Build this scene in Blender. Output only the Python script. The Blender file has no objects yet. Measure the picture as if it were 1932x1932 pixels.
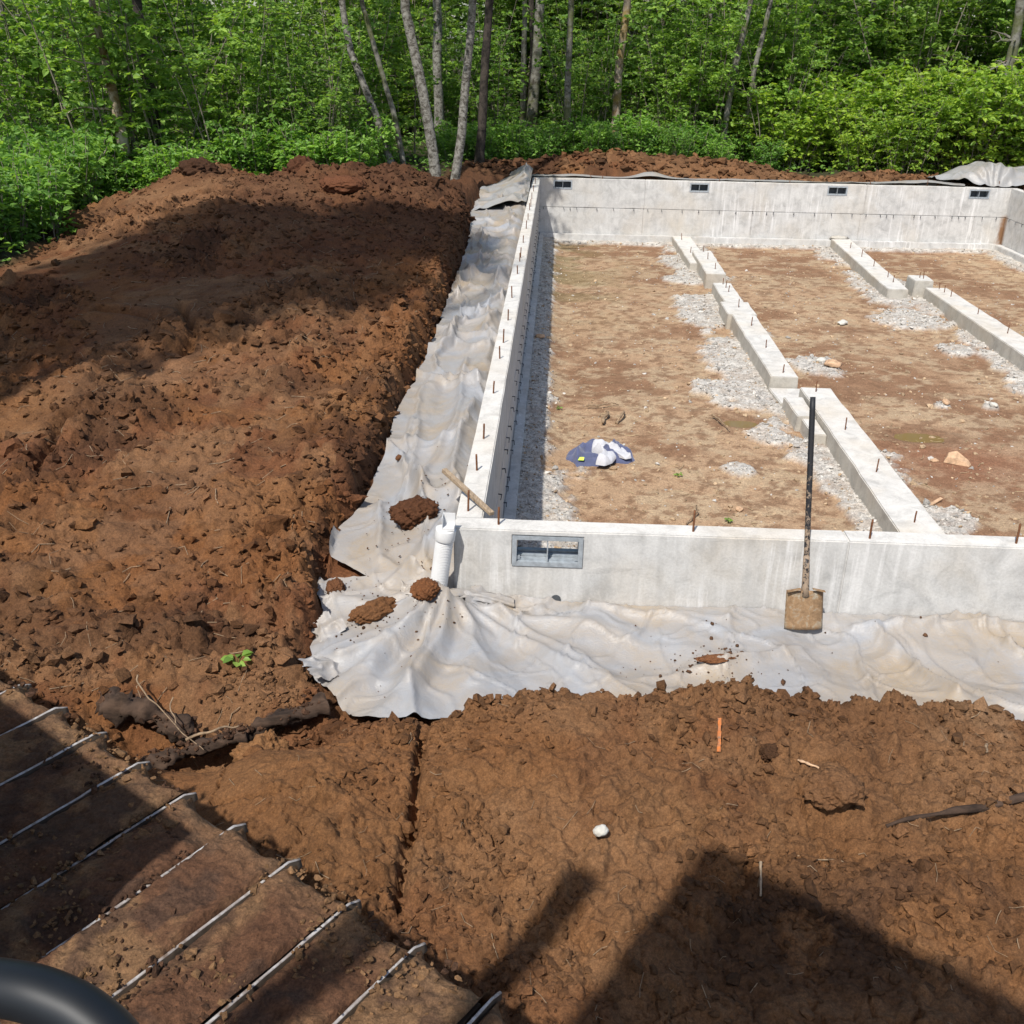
import bpy, bmesh, math, random
import numpy as np
from mathutils import Vector, Matrix, Quaternion

# ------------------------------------------------------------------ scene, camera, light
scene = bpy.context.scene
COL = scene.collection
random.seed(7); RNG = np.random.default_rng(7)

CAM = np.array([0.5463, -5.3754, 2.6])
RV = np.array([0.99883762, 0.04524763, 0.01661479])
DV = np.array([0.03403602, -0.41799694, -0.90781061])
FV = np.array([-0.03413135, 0.9073209, -0.41905112])
cam = bpy.data.cameras.new('camera'); camo = bpy.data.objects.new('camera', cam); COL.objects.link(camo)
cam.sensor_width = 36.0; cam.sensor_height = 36.0; cam.lens = 36.0 * 1912.8 / 1932.0
cam.clip_start = 0.05; cam.clip_end = 600
camo.matrix_world = Matrix(((RV[0], -DV[0], -FV[0], CAM[0]), (RV[1], -DV[1], -FV[1], CAM[1]),
                            (RV[2], -DV[2], -FV[2], CAM[2]), (0, 0, 0, 1)))
scene.camera = camo
scene.render.resolution_x = scene.render.resolution_y = 1024

SUN = np.array([0.28, 0.65, -1.0]); SUN /= np.linalg.norm(SUN)        # direction the light travels
world = bpy.data.worlds.new('World'); scene.world = world; world.use_nodes = True
wn = world.node_tree.nodes; wl = world.node_tree.links
sky = wn.new('ShaderNodeTexSky'); sky.sky_type = 'NISHITA'; sky.sun_disc = False
sky.sun_elevation = math.asin(-SUN[2]); sky.sun_rotation = math.atan2(-SUN[0], -SUN[1])
sky.air_density = 1.0; sky.dust_density = 1.5
wl.new(sky.outputs[0], wn['Background'].inputs[0]); wn['Background'].inputs[1].default_value = 0.12
sl = bpy.data.lights.new('sun', 'SUN'); sl.energy = 4.0; sl.angle = math.radians(0.9); sl.color = (1.0, 0.96, 0.90)
so = bpy.data.objects.new('sun', sl); COL.objects.link(so)
so.rotation_mode = 'QUATERNION'; so.rotation_quaternion = Vector(SUN).to_track_quat('-Z', 'Y')
so.location = (-6, -14, 20)
vs = scene.view_settings
vs.view_transform = 'Standard'; vs.look = 'None'; vs.gamma = 1.0; vs.exposure = 0.45; vs.use_curve_mapping = False
cy = scene.cycles; cy.max_bounces = 5; cy.diffuse_bounces = 3; cy.glossy_bounces = 2; cy.transmission_bounces = 3; cy.transparent_max_bounces = 4; cy.caustics_reflective = False; cy.caustics_refractive = False

# ------------------------------------------------------------------ helpers
def tag(o, label=None, cat=None, group=None, kind=None):
    if label: o['label'] = label
    if cat: o['category'] = cat
    if group: o['group'] = group
    if kind: o['kind'] = kind
    return o
def link(o, parent=None):
    COL.objects.link(o)
    if parent is not None: o.parent = parent
    return o
def empty(name, loc=(0, 0, 0), rz=0.0):
    o = bpy.data.objects.new(name, None); COL.objects.link(o); o.location = loc; o.rotation_euler = (0, 0, rz)
    o.empty_display_size = 0.1
    return o
def mesh_np(name, V, F, smooth=True, mats=(), cols=None, fmat=None):
    """V (n,3), F (m,k) constant k or list of arrays; cols (n,3) vertex colours"""
    me = bpy.data.meshes.new(name)
    V = np.asarray(V, np.float32)
    Fs = F if isinstance(F, list) else [np.asarray(F)]
    Fs = [np.asarray(f, np.int32) for f in Fs if len(f)]
    me.vertices.add(len(V)); me.vertices.foreach_set('co', V.ravel())
    nl = sum(f.size for f in Fs); nf = sum(len(f) for f in Fs)
    me.loops.add(nl); me.polygons.add(nf)
    li = np.concatenate([f.ravel() for f in Fs])
    tot = np.concatenate([np.full(len(f), f.shape[1], np.int32) for f in Fs])
    st = np.concatenate([[0], np.cumsum(tot)[:-1]]).astype(np.int32)
    me.loops.foreach_set('vertex_index', li)
    me.polygons.foreach_set('loop_start', st); me.polygons.foreach_set('loop_total', tot)
    me.polygons.foreach_set('use_smooth', np.full(nf, bool(smooth)))
    if fmat is not None: me.polygons.foreach_set('material_index', np.asarray(fmat, np.int32))
    if cols is not None:
        a = me.color_attributes.new('Col', 'FLOAT_COLOR', 'POINT')
        c4 = np.ones((len(V), 4), np.float32); c4[:, :3] = cols; a.data.foreach_set('color', c4.ravel())
    for m in mats: me.materials.append(m)
    me.update(calc_edges=True); me.validate()
    return me
def obj(name, me, parent=None, loc=None):
    o = bpy.data.objects.new(name, me); link(o, parent)
    if loc is not None: o.location = loc
    return o
class MB:
    """collects boxes, tubes etc. into one mesh"""
    def __init__(s): s.V = []; s.F3 = []; s.F4 = []; s.n = 0
    def add(s, V, F):
        V = np.asarray(V, float); s.V.append(V)
        for f in F:
            f = [i + s.n for i in f]
            (s.F3 if len(f) == 3 else s.F4).append(f)
        s.n += len(V)
    def box(s, a, b, M=None, jit=0.0, taper=1.0):
        x0, y0, z0 = a; x1, y1, z1 = b
        V = np.array([(x0, y0, z0), (x1, y0, z0), (x1, y1, z0), (x0, y1, z0), (x0, y0, z1), (x1, y0, z1), (x1, y1, z1), (x0, y1, z1)], float)
        if jit: V += RNG.uniform(-jit, jit, V.shape)
        if M is not None: V = V @ np.array(M.to_3x3()).T + np.array(M.translation)
        s.add(V, [(0, 3, 2, 1), (4, 5, 6, 7), (0, 1, 5, 4), (1, 2, 6, 5), (2, 3, 7, 6), (3, 0, 4, 7)])
    def tube(s, P, R, n=8, cap=True, flat=1.0):
        P = np.asarray(P, float); m = len(P); R = np.broadcast_to(np.asarray(R, float), (m,))
        T = np.gradient(P, axis=0); T /= np.linalg.norm(T, axis=1, keepdims=True) + 1e-12
        u = np.cross(T[0], (0, 0, 1.0));
        if np.linalg.norm(u) < 1e-3: u = np.array([1.0, 0, 0])
        u /= np.linalg.norm(u); V = []
        ang = np.arange(n) * 2 * np.pi / n
        for i in range(m):
            u = u - T[i] * np.dot(u, T[i]); u /= np.linalg.norm(u); w = np.cross(T[i], u)
            V.append(P[i] + R[i] * (np.cos(ang)[:, None] * u + flat * np.sin(ang)[:, None] * w))
        V = np.concatenate(V); F = []
        for i in range(m - 1):
            for j in range(n):
                F.append((i * n + j, i * n + (j + 1) % n, (i + 1) * n + (j + 1) % n, (i + 1) * n + j))
        k = len(V)
        if cap:
            V = np.vstack([V, P[:1], P[-1:]])
            for j in range(n): F.append((k, (j + 1) % n, j)); F.append((k + 1, (m - 1) * n + j, (m - 1) * n + (j + 1) % n))
        s.add(V, F)
    def build(s, name, mat, parent=None, smooth=False, bevel=0.0, cat=None):
        V = np.concatenate(s.V); Fs = []
        if s.F4: Fs.append(np.array(s.F4))
        if s.F3: Fs.append(np.array(s.F3))
        me = mesh_np(name, V, Fs, smooth, [mat])
        if bevel:
            bm = bmesh.new(); bm.from_mesh(me)
            bmesh.ops.bevel(bm, geom=bm.edges[:] + bm.verts[:], offset=bevel, segments=2, affect='EDGES', clamp_overlap=True, profile=0.6)
            bm.to_mesh(me); bm.free()
        return obj(name, me, parent)
def copy_tree(o, parent=None):
    c = o.copy(); COL.objects.link(c); c.parent = parent
    for ch in list(o.children): copy_tree(ch, c)
    return c

# ---- noise
TAB = np.random.default_rng(11).random((16, 256, 256)).astype(np.float32)
def vn(x, y, seed=0):
    t = TAB[seed % 16]; x = x + 17.3 * (seed // 16); xi = np.floor(x).astype(np.int64); yi = np.floor(y).astype(np.int64)
    fx = (x - xi); fy = (y - yi); fx = fx * fx * fx * (fx * (fx * 6 - 15) + 10); fy = fy * fy * fy * (fy * (fy * 6 - 15) + 10)
    a = t[xi & 255, yi & 255]; b = t[(xi + 1) & 255, yi & 255]; c = t[xi & 255, (yi + 1) & 255]; d = t[(xi + 1) & 255, (yi + 1) & 255]
    return (a * (1 - fx) + b * fx) * (1 - fy) + (c * (1 - fx) + d * fx) * fy       # 0..1
def fbm(x, y, s=0, o=4, g=0.5):
    v = 0; a = 1; t = 0
    for i in range(o):
        v = v + a * vn(x * 2 ** i + 3.1 * i, y * 2 ** i - 5.7 * i, s + i); t += a; a *= g
    return v / t
def ridge(x, y, s=0, o=3):
    v = 0; a = 1; t = 0
    for i in range(o):
        v = v + a * (1 - np.abs(2 * vn(x * 2 ** i, y * 2 ** i, s + i) - 1)); t += a; a *= 0.5
    return v / t
def cell(x, y, s=0):
    """F1 distance to jittered points and a random value of the cell"""
    xi = np.floor(x).astype(np.int64); yi = np.floor(y).astype(np.int64); best = np.full(x.shape, 9.0); rv = np.zeros(x.shape)
    for dx in (-1, 0, 1):
        for dy in (-1, 0, 1):
            a = (xi + dx); b = (yi + dy)
            px = a + TAB[s % 16][a & 255, b & 255]; py = b + TAB[(s + 1) % 16][a & 255, b & 255]
            d = (px - x) ** 2 + (py - y) ** 2; m = d < best; best = np.where(m, d, best)
            rv = np.where(m, TAB[(s + 2) % 16][a & 255, b & 255], rv)
    return np.sqrt(best), rv
def sstep(a, b, x):
    t = np.clip((x - a) / (b - a), 0, 1); return t * t * (3 - 2 * t)
def lerp(a, b, t): return a + (b - a) * t

# ------------------------------------------------------------------ materials
def newmat(name):
    m = bpy.data.materials.new(name); m.use_nodes = True
    nt = m.node_tree; b = nt.nodes['Principled BSDF']; b.inputs['Specular IOR Level'].default_value = 0.3
    return m, nt, b
def N(nt, t, **kw):
    n = nt.nodes.new(t)
    for k, v in kw.items():
        if k in n.inputs: n.inputs[k].default_value = v
        else: setattr(n, k, v)
    return n
def ramp(nt, fac, stops):
    r = nt.nodes.new('ShaderNodeValToRGB'); e = r.color_ramp.elements
    while len(e) < len(stops): e.new(0.5)
    for i, (p, c) in enumerate(stops):
        e[i].position = p; e[i].color = (*c, 1) if len(c) == 3 else c
    nt.links.new(fac, r.inputs[0]); return r.outputs[0]
def mixc(nt, fac, a, b, mode='MIX'):
    m = nt.nodes.new('ShaderNodeMix'); m.data_type = 'RGBA'; m.blend_type = mode
    for k, v in ((0, fac), (6, a), (7, b)):
        if hasattr(v, 'links') or hasattr(v, 'is_linked'): nt.links.new(v, m.inputs[k])
        else: m.inputs[k].default_value = v if k == 0 else (*v, 1)
    return m.outputs[2]
def coords(nt, scale=(1, 1, 1), world_pos=True):
    mp = nt.nodes.new('ShaderNodeMapping'); mp.inputs['Scale'].default_value = scale
    if world_pos:
        g = nt.nodes.new('ShaderNodeNewGeometry'); nt.links.new(g.outputs['Position'], mp.inputs[0])
    else:
        g = nt.nodes.new('ShaderNodeTexCoord'); nt.links.new(g.outputs['Object'], mp.inputs[0])
    return mp.outputs[0]
def noise(nt, vec, scale, detail=4, rough=0.55, dist=0.0):
    n = N(nt, 'ShaderNodeTexNoise', Scale=scale, Detail=detail, Roughness=rough, Distortion=dist)
    nt.links.new(vec, n.inputs['Vector']); return n.outputs['Fac']
def bump(nt, bsdf, h, strength=0.5, dist=0.01, prev=None):
    b = N(nt, 'ShaderNodeBump', Strength=strength, Distance=dist); nt.links.new(h, b.inputs['Height'])
    if prev is not None: nt.links.new(prev, b.inputs['Normal'])
    nt.links.new(b.outputs[0], bsdf.inputs['Normal']); return b.outputs[0]

def soil_material(name, var=0.35, bs=1.0):
    m, nt, b = newmat(name)
    at = nt.nodes.new('ShaderNodeVertexColor'); at.layer_name = 'Col'
    p = coords(nt)
    n1 = noise(nt, p, 9, 6, 0.65); n2 = noise(nt, p, 48, 5, 0.72); n3 = noise(nt, p, 130, 4, 0.75)
    c = mixc(nt, var * 1.6, at.outputs[0], ramp(nt, n2, [(0.28, (0.30, 0.28, 0.27)), (0.55, (1, 1, 1)), (0.8, (1.35, 1.3, 1.22))]), 'MULTIPLY')
    c = mixc(nt, 0.5, c, ramp(nt, n1, [(0.3, (0.62, 0.56, 0.52)), (0.6, (1.1, 1.08, 1.05))]), 'MULTIPLY')
    c = mixc(nt, 0.7, c, ramp(nt, n3, [(0.3, (0.42, 0.41, 0.40)), (0.55, (1.05, 1.05, 1.05)), (0.72, (1.7, 1.6, 1.45))]), 'MULTIPLY')
    nt.links.new(c, b.inputs['Base Color']); b.inputs['Roughness'].default_value = 0.93; b.inputs['Specular IOR Level'].default_value = 0.15
    v = N(nt, 'ShaderNodeTexVoronoi', Scale=38.0); nt.links.new(p, v.inputs['Vector'])
    q = bump(nt, b, n2, 0.6 * bs, 0.016); q = bump(nt, b, n3, 0.5 * bs, 0.005, q); bump(nt, b, v.outputs['Distance'], 0.35 * bs, 0.012, q)
    return m
M_SOIL = soil_material('soil')
M_CRAWL = soil_material('crawl_floor_soil', 0.40, 0.9)
M_CLOD = soil_material('clod_soil', 0.35, 1.0)

def concrete(name, base=(0.50, 0.49, 0.47), streak=True, rustc=None):
    m, nt, b = newmat(name)
    p = coords(nt); pv = coords(nt, (1, 1, 0.06))
    big = noise(nt, p, 0.9, 5, 0.6, 0.4); mid = noise(nt, p, 6, 6, 0.65, 0.6); fine = noise(nt, p, 60, 5, 0.7); pores = noise(nt, p, 170, 2, 0.5)
    st = noise(nt, pv, 22, 3, 0.6, 0.2); stm = noise(nt, p, 0.7, 3, 0.5)
    d = tuple(x * 0.72 for x in base); l = tuple(min(0.8, x * 1.18) for x in base)
    c = ramp(nt, mid, [(0.28, d), (0.5, base), (0.74, l)])
    c = mixc(nt, ramp(nt, big, [(0.48, (0, 0, 0)), (0.72, (0.55, 0.55, 0.55))]), c, (base[0] * 0.98, base[1] * 0.86, base[2] * 0.70))
    if streak:
        k = N(nt, 'ShaderNodeMath', operation='MULTIPLY'); nt.links.new(ramp(nt, st, [(0.52, (0, 0, 0)), (0.66, (1, 1, 1))]), k.inputs[0])
        nt.links.new(ramp(nt, stm, [(0.48, (0, 0, 0)), (0.62, (0.8, 0.8, 0.8))]), k.inputs[1])
        c = mixc(nt, k.outputs[0], c, (0.70, 0.69, 0.67))
        st2 = noise(nt, coords(nt, (1, 1, 0.1)), 9, 4, 0.65, 0.3)
        c = mixc(nt, ramp(nt, st2, [(0.50, (0, 0, 0)), (0.75, (0.45, 0.45, 0.45))]), c, tuple(x * 0.66 for x in base))
    c = mixc(nt, 0.45, c, ramp(nt, fine, [(0.3, (0.72, 0.71, 0.70)), (0.6, (1.06, 1.06, 1.06))]), 'MULTIPLY')
    c = mixc(nt, ramp(nt, pores, [(0.24, (0.6, 0.6, 0.6)), (0.30, (0, 0, 0))]), c, (0.12, 0.11, 0.10))
    if rustc:                                              # rust run-off in the far corner, at its own place on the wall
        g = nt.nodes.new('ShaderNodeNewGeometry'); sp = nt.nodes.new('ShaderNodeSeparateXYZ'); nt.links.new(g.outputs['Position'], sp.inputs[0])
        w = noise(nt, coords(nt, (1, 1, 0.4)), 7, 4, 0.6)
        def rng_(sock, a, b_):
            mr = N(nt, 'ShaderNodeMapRange'); mr.interpolation_type = 'SMOOTHSTEP'
            nt.links.new(sock, mr.inputs[0]); mr.inputs[1].default_value = a; mr.inputs[2].default_value = b_; return mr.outputs[0]
        ad = N(nt, 'ShaderNodeMath', operation='MULTIPLY_ADD'); nt.links.new(w, ad.inputs[0]); ad.inputs[1].default_value = 0.34; nt.links.new(sp.outputs[0], ad.inputs[2])
        mx = N(nt, 'ShaderNodeMath', operation='MULTIPLY'); nt.links.new(rng_(ad.outputs[0], rustc[0] + .05, rustc[0] + 0.22), mx.inputs[0]); nt.links.new(rng_(sp.outputs[1], 17.25, 17.38), mx.inputs[1])
        my = N(nt, 'ShaderNodeMath', operation='MULTIPLY'); nt.links.new(mx.outputs[0], my.inputs[0]); nt.links.new(rng_(sp.outputs[2], -0.52, -0.62), my.inputs[1])
        c = mixc(nt, my.outputs[0], c, (0.22, 0.12, 0.06))
    nt.links.new(c, b.inputs['Base Color']); b.inputs['Roughness'].default_value = 0.88
    q = bump(nt, b, mid, 0.25, 0.012); q = bump(nt, b, fine, 0.35, 0.004, q); bump(nt, b, pores, 0.3, 0.003, q)
    return m
M_CONC = concrete('wall_concrete', (0.505, 0.498, 0.478), True, (10.10,))
M_TOP = concrete('trowelled_concrete', (0.55, 0.53, 0.49), False)
M_FOOT = concrete('footing_concrete', (0.42, 0.395, 0.345), False)
def simple(name, c, rough=0.6, metal=0.0, var=0.3, scale=12, bumpd=0.003, c2=None, world_pos=False, stretch=(1, 1, 1), spec=0.3):
    m, nt, b = newmat(name); p = coords(nt, stretch, world_pos)
    n = noise(nt, p, scale, 5, 0.62, 0.3)
    c2 = c2 or tuple(x * (1 - var) for x in c)
    nt.links.new(ramp(nt, n, [(0.34, c2), (0.62, c)]), b.inputs['Base Color'])
    b.inputs['Roughness'].default_value = rough; b.inputs['Metallic'].default_value = metal; b.inputs['Specular IOR Level'].default_value = spec
    if bumpd: bump(nt, b, n, 0.5, bumpd)
    return m
M_RUST = simple('rusty_rebar', (0.20, 0.085, 0.04), 0.85, 0.2, 0.5, 60, 0.001)
M_GALV = simple('galvanised_vent', (0.42, 0.46, 0.49), 0.45, 0.35, 0.3, 25, 0.0006)
M_MESH = simple('vent_screen', (0.09, 0.10, 0.11), 0.6, 0.3, 0.3, 120, 0.001)
M_PVC = simple('white_pvc', (0.68, 0.68, 0.67), 0.35, 0, 0.12, 8, 0.0)
M_WOOD = simple('weathered_wood', (0.36, 0.27, 0.18), 0.85, 0, 0.45, 14, 0.003, stretch=(6, 1, 6))
M_PALEWOOD = simple('pale_split_wood', (0.55, 0.36, 0.22), 0.8, 0, 0.4, 20, 0.004)
M_ROOT = simple('root_bark', (0.078, 0.048, 0.032), 0.95, 0, 0.7, 14, 0.02, stretch=(.5, 1, 1.6))
M_DRYROOT = simple('dry_root', (0.30, 0.21, 0.13), 0.9, 0, 0.5, 30, 0.002)
M_STONE = simple('pale_stone', (0.55, 0.53, 0.47), 0.85, 0, 0.25, 25, 0.003)
M_ORANGE = simple('orange_stake_paint', (0.58, 0.17, 0.035), 0.7, 0, 0.35, 34, 0.002, c2=(0.22, 0.14, 0.09))
M_STEEL = simple('worn_steel', (0.50, 0.48, 0.46), 0.5, 0.2, 0.5, 22, 0.002, c2=(0.17, 0.12, 0.09))
M_DARKSTEEL = simple('muddy_steel', (0.10, 0.075, 0.055), 0.8, 0.3, 0.5, 15, 0.006)
M_YELLOW = simple('excavator_paint', (0.55, 0.30, 0.03), 0.45, 0, 0.2, 4, 0.0)
M_BLACK = simple('black_rail_paint', (0.009, 0.012, 0.016), 0.5, 0, 0.3, 10, 0.0, spec=0.35)

def handle_mat():
    m, nt, b = newmat('muddy_black_handle'); p = coords(nt, (1, 1, 1), False)
    n = noise(nt, p, 45, 6, 0.7, 0.4); z = N(nt, 'ShaderNodeSeparateXYZ'); nt.links.new(coords(nt), z.inputs[0])
    a = N(nt, 'ShaderNodeMapRange'); nt.links.new(z.outputs[2], a.inputs[0]); a.inputs[1].default_value = 0.62; a.inputs[2].default_value = -0.25; a.inputs[3].default_value = -0.16; a.inputs[4].default_value = 0.12
    s = N(nt, 'ShaderNodeMath', operation='ADD'); nt.links.new(n, s.inputs[0]); nt.links.new(a.outputs[0], s.inputs[1])
    nt.links.new(ramp(nt, s.outputs[0], [(0.50, (0.018, 0.018, 0.02)), (0.58, (0.27, 0.20, 0.14))]), b.inputs['Base Color']); b.inputs['Roughness'].default_value = 0.55
    return m
M_HANDLE = handle_mat()
def blade_mat():
    m, nt, b = newmat('muddy_shovel_blade'); p = coords(nt, (1, 1, 1), False); n = noise(nt, p, 16, 6, 0.7, 0.5); n2 = noise(nt, p, 70, 5, 0.7)
    c = ramp(nt, n, [(0.30, (0.16, 0.10, 0.055)), (0.5, (0.27, 0.17, 0.09)), (0.60, (0.30, 0.25, 0.18)), (0.66, (0.46, 0.42, 0.33))])
    c = mixc(nt, 0.5, c, ramp(nt, n2, [(0.3, (0.45, 0.4, 0.38)), (0.6, (1.1, 1.1, 1.1))]), 'MULTIPLY')
    nt.links.new(c, b.inputs['Base Color']); b.inputs['Roughness'].default_value = 0.8; bump(nt, b, n, 0.6, 0.006); return m
M_BLADE = blade_mat()

def plastic_mat(name, base=(0.30, 0.305, 0.315), tan=(0.32, 0.255, 0.18), amt=0.55):
    m, nt, b = newmat(name); p = coords(nt)
    n = noise(nt, p, 1.7, 6, 0.62, 0.7); fine = noise(nt, coords(nt, (1, 1.6, 1)), 26, 5, 0.65, 1.6); big = noise(nt, p, 0.6, 3, 0.5)
    c = ramp(nt, n, [(0.36, base), (0.50, tuple(lerp(base[i], tan[i], 0.45 * amt / 0.55) for i in range(3))), (0.68, tan)])
    spk = noise(nt, p, 75, 4, 0.75, 0.5)
    c = mixc(nt, ramp(nt, fine, [(0.38, (0.30, 0.30, 0.30)), (0.56, (0, 0, 0))]), c, (0.26, 0.265, 0.275))
    c = mixc(nt, ramp(nt, spk, [(0.22, (1, 1, 1)), (0.27, (0, 0, 0))]), c, (0.14, 0.08, 0.045))
    nt.links.new(c, b.inputs['Base Color']); b.inputs['Roughness'].default_value = 0.42; b.inputs['Specular IOR Level'].default_value = 0.4
    wr = N(nt, 'ShaderNodeTexWave', Scale=2.2, Distortion=9.0, Detail=4.0); wr.inputs['Detail Scale'].default_value = 1.6; nt.links.new(p, wr.inputs[0])
    q = bump(nt, b, fine, 0.5, 0.008); q = bump(nt, b, wr.outputs['Fac'], 0.22, 0.010, q)
    return m
M_PLASTIC = plastic_mat('dirty_white_poly_sheet')
M_PLASTIC_G = plastic_mat('grey_poly_sheet', (0.27, 0.27, 0.265), (0.28, 0.24, 0.19), 0.4)

def cloth_mat(name, c, w=0.35):
    m, nt, b = newmat(name); p = coords(nt, (1, 1, 1), False); n = noise(nt, p, 160, 3, 0.6); l = noise(nt, p, 9, 4, 0.6)
    cc = mixc(nt, 0.5, ramp(nt, l, [(0.3, tuple(x * (1 - w) for x in c)), (0.7, c)]), ramp(nt, n, [(0.3, (0.75, 0.75, 0.75)), (0.7, (1.1, 1.1, 1.1))]), 'MULTIPLY')
    nt.links.new(cc, b.inputs['Base Color']); b.inputs['Roughness'].default_value = 0.95; b.inputs['Sheen Weight'].default_value = 0.3; bump(nt, b, n, 0.3, 0.002); return m
M_BLUE = cloth_mat('blue_grey_cloth', (0.095, 0.11, 0.20)); M_WHITE = cloth_mat('white_cloth', (0.52, 0.52, 0.54), 0.12)
M_LIME = simple('lime_tag', (0.55, 0.75, 0.10), 0.6, 0, 0.1, 10, 0)

def leaf_mat(name, c, c2, dark, trans=0.5):
    m, nt, b = newmat(name)
    g = nt.nodes.new('ShaderNodeNewGeometry'); oi = nt.nodes.new('ShaderNodeObjectInfo')
    a = N(nt, 'ShaderNodeMath', operation='MULTIPLY_ADD'); nt.links.new(oi.outputs['Random'], a.inputs[0]); a.inputs[1].default_value = 0.35
    sc = N(nt, 'ShaderNodeMath', operation='MULTIPLY'); nt.links.new(g.outputs['Random Per Island'], sc.inputs[0]); sc.inputs[1].default_value = 0.65
    nt.links.new(sc.outputs[0], a.inputs[2])
    col = ramp(nt, a.outputs[0], [(0.0, dark), (0.45, c), (0.85, c2), (1.0, tuple(min(1, x * 1.25) for x in c2))])
    nt.links.new(col, b.inputs['Base Color']); b.inputs['Roughness'].default_value = 0.5; b.inputs['Specular IOR Level'].default_value = 0.35
    t = nt.nodes.new('ShaderNodeBsdfTranslucent'); nt.links.new(mixc(nt, 1.0, col, (1.3, 1.25, 0.55), 'MULTIPLY'), t.inputs[0])
    mx = nt.nodes.new('ShaderNodeMixShader'); mx.inputs[0].default_value = trans
    nt.links.new(b.outputs[0], mx.inputs[1]); nt.links.new(t.outputs[0], mx.inputs[2]); nt.links.new(mx.outputs[0], nt.nodes['Material Output'].inputs[0])
    return m
M_LEAF_L = leaf_mat('nettle_leaf', (0.180, 0.345, 0.062), (0.290, 0.480, 0.090), (0.085, 0.190, 0.042))
M_LEAF_M = leaf_mat('maple_leaf', (0.182, 0.328, 0.060), (0.325, 0.485, 0.092), (0.066, 0.135, 0.030))
M_LEAF_R = leaf_mat('salmonberry_leaf', (0.225, 0.375, 0.050), (0.400, 0.540, 0.072), (0.080, 0.165, 0.030))
M_LEAF_D = leaf_mat('shaded_wood_leaf', (0.150, 0.262, 0.052), (0.275, 0.410, 0.078), (0.055, 0.112, 0.026))
def bark(name, c, dark, thr=0.5, sc=5.0, moss=None):
    m, nt, b = newmat(name); p = coords(nt, (1, 1, 1.3), True)
    n = noise(nt, p, sc, 6, 0.68, 0.8); f = noise(nt, p, 30, 5, 0.7)
    cc = ramp(nt, n, [(thr - 0.12, dark), (thr + 0.02, tuple(lerp(dark[i], c[i], 0.7) for i in range(3))), (thr + 0.16, c)])
    if moss: cc = mixc(nt, ramp(nt, noise(nt, p, 2.1, 4, 0.6), [(0.46, (0, 0, 0)), (0.62, (0.8, 0.8, 0.8))]), cc, moss)
    cc = mixc(nt, 0.5, cc, ramp(nt, f, [(0.3, (0.55, 0.55, 0.55)), (0.65, (1.1, 1.1, 1.1))]), 'MULTIPLY')
    nt.links.new(cc, b.inputs['Base Color']); b.inputs['Roughness'].default_value = 0.92; bump(nt, b, n, 0.6, 0.02); return m
M_ALDER = bark('pale_alder_bark', (0.30, 0.285, 0.25), (0.060, 0.052, 0.040), 0.52, 11)
M_GREYBARK = bark('grey_bark', (0.24, 0.23, 0.20), (0.07, 0.06, 0.045), 0.50, 6, (0.09, 0.10, 0.03))
M_DARKBARK = bark('dark_bark', (0.075, 0.060, 0.048), (0.022, 0.018, 0.015), 0.5, 6)
M_MOSSBARK = bark('mossy_orange_bark', (0.36, 0.30, 0.24), (0.14, 0.08, 0.04), 0.46, 4, (0.22, 0.15, 0.025))
M_SNAG = bark('broken_snag_wood', (0.55, 0.48, 0.38), (0.16, 0.085, 0.035), 0.50, 4, (0.14, 0.10, 0.02))
M_TWIG = simple('twig', (0.24, 0.21, 0.16), 0.9, 0, 0.4, 10, 0)

# ------------------------------------------------------------------ layout constants
T = 0.163; TN = 0.155; L = 17.43; W = 10.14; ZF = -1.33        # wall thicknesses, inner far face, inner right face, crawl floor
# outline of the plastic on the ground (trench), clockwise from far left corner
POLY = np.array([(0.05, 17.9), (-0.55, 17.4), (-1.0, 16.2), (-0.92, 14.6), (-0.98, 13.2), (-0.84, 11.6), (-0.78, 10.2), (-0.74, 8.2), (-0.73, 6.4), (-0.70, 5.0), (-0.72, 3.7),
                 (-0.75, 2.7), (-0.70, 1.9), (-0.72, 1.1), (-0.82, 0.65), (-0.83, 0.3), (-0.80, 0.0), (-0.68, -0.3), (-0.70, -0.62), (-0.62, -0.85), (-0.44, -1.08), (-0.25, -1.18), (0.0, -1.19),
                 (0.22, -1.07), (0.5, -1.02), (1.19, -0.96), (1.4, -0.92), (1.88, -0.95), (2.26, -0.96), (2.7, -0.93), (3.0, -1.06), (3.6, -1.1), (6.5, -1.15), (6.5, 0.08), (0.08, 0.08), (0.08, 17.9)])
def poly_sd(x, y, P):
    """signed distance, negative inside"""
    d = np.full(x.shape, 1e9); ins = np.zeros(x.shape, bool)
    for i in range(len(P)):
        ax, ay = P[i]; bx, by = P[(i + 1) % len(P)]
        ex, ey = bx - ax, by - ay; t = np.clip(((x - ax) * ex + (y - ay) * ey) / (ex * ex + ey * ey), 0, 1)
        d = np.minimum(d, (x - ax - t * ex) ** 2 + (y - ay - t * ey) ** 2)
        c = (ay > y) != (by > y)
        with np.errstate(divide='ignore', invalid='ignore'): ins ^= c & (x < ex * (y - ay) / (ey if ey else 1e-9) + ax)
    d = np.sqrt(d); return np.where(ins, -d, d)
def line_d(x, y, pts):
    d = np.full(x.shape, 1e9)
    for i in range(len(pts) - 1):
        (ax, ay), (bx, by) = pts[i], pts[i + 1]; ex, ey = bx - ax, by - ay
        t = np.clip(((x - ax) * ex + (y - ay) * ey) / (ex * ex + ey * ey), 0, 1); d = np.minimum(d, np.hypot(x - ax - t * ex, y - ay - t * ey))
    return d

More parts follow.
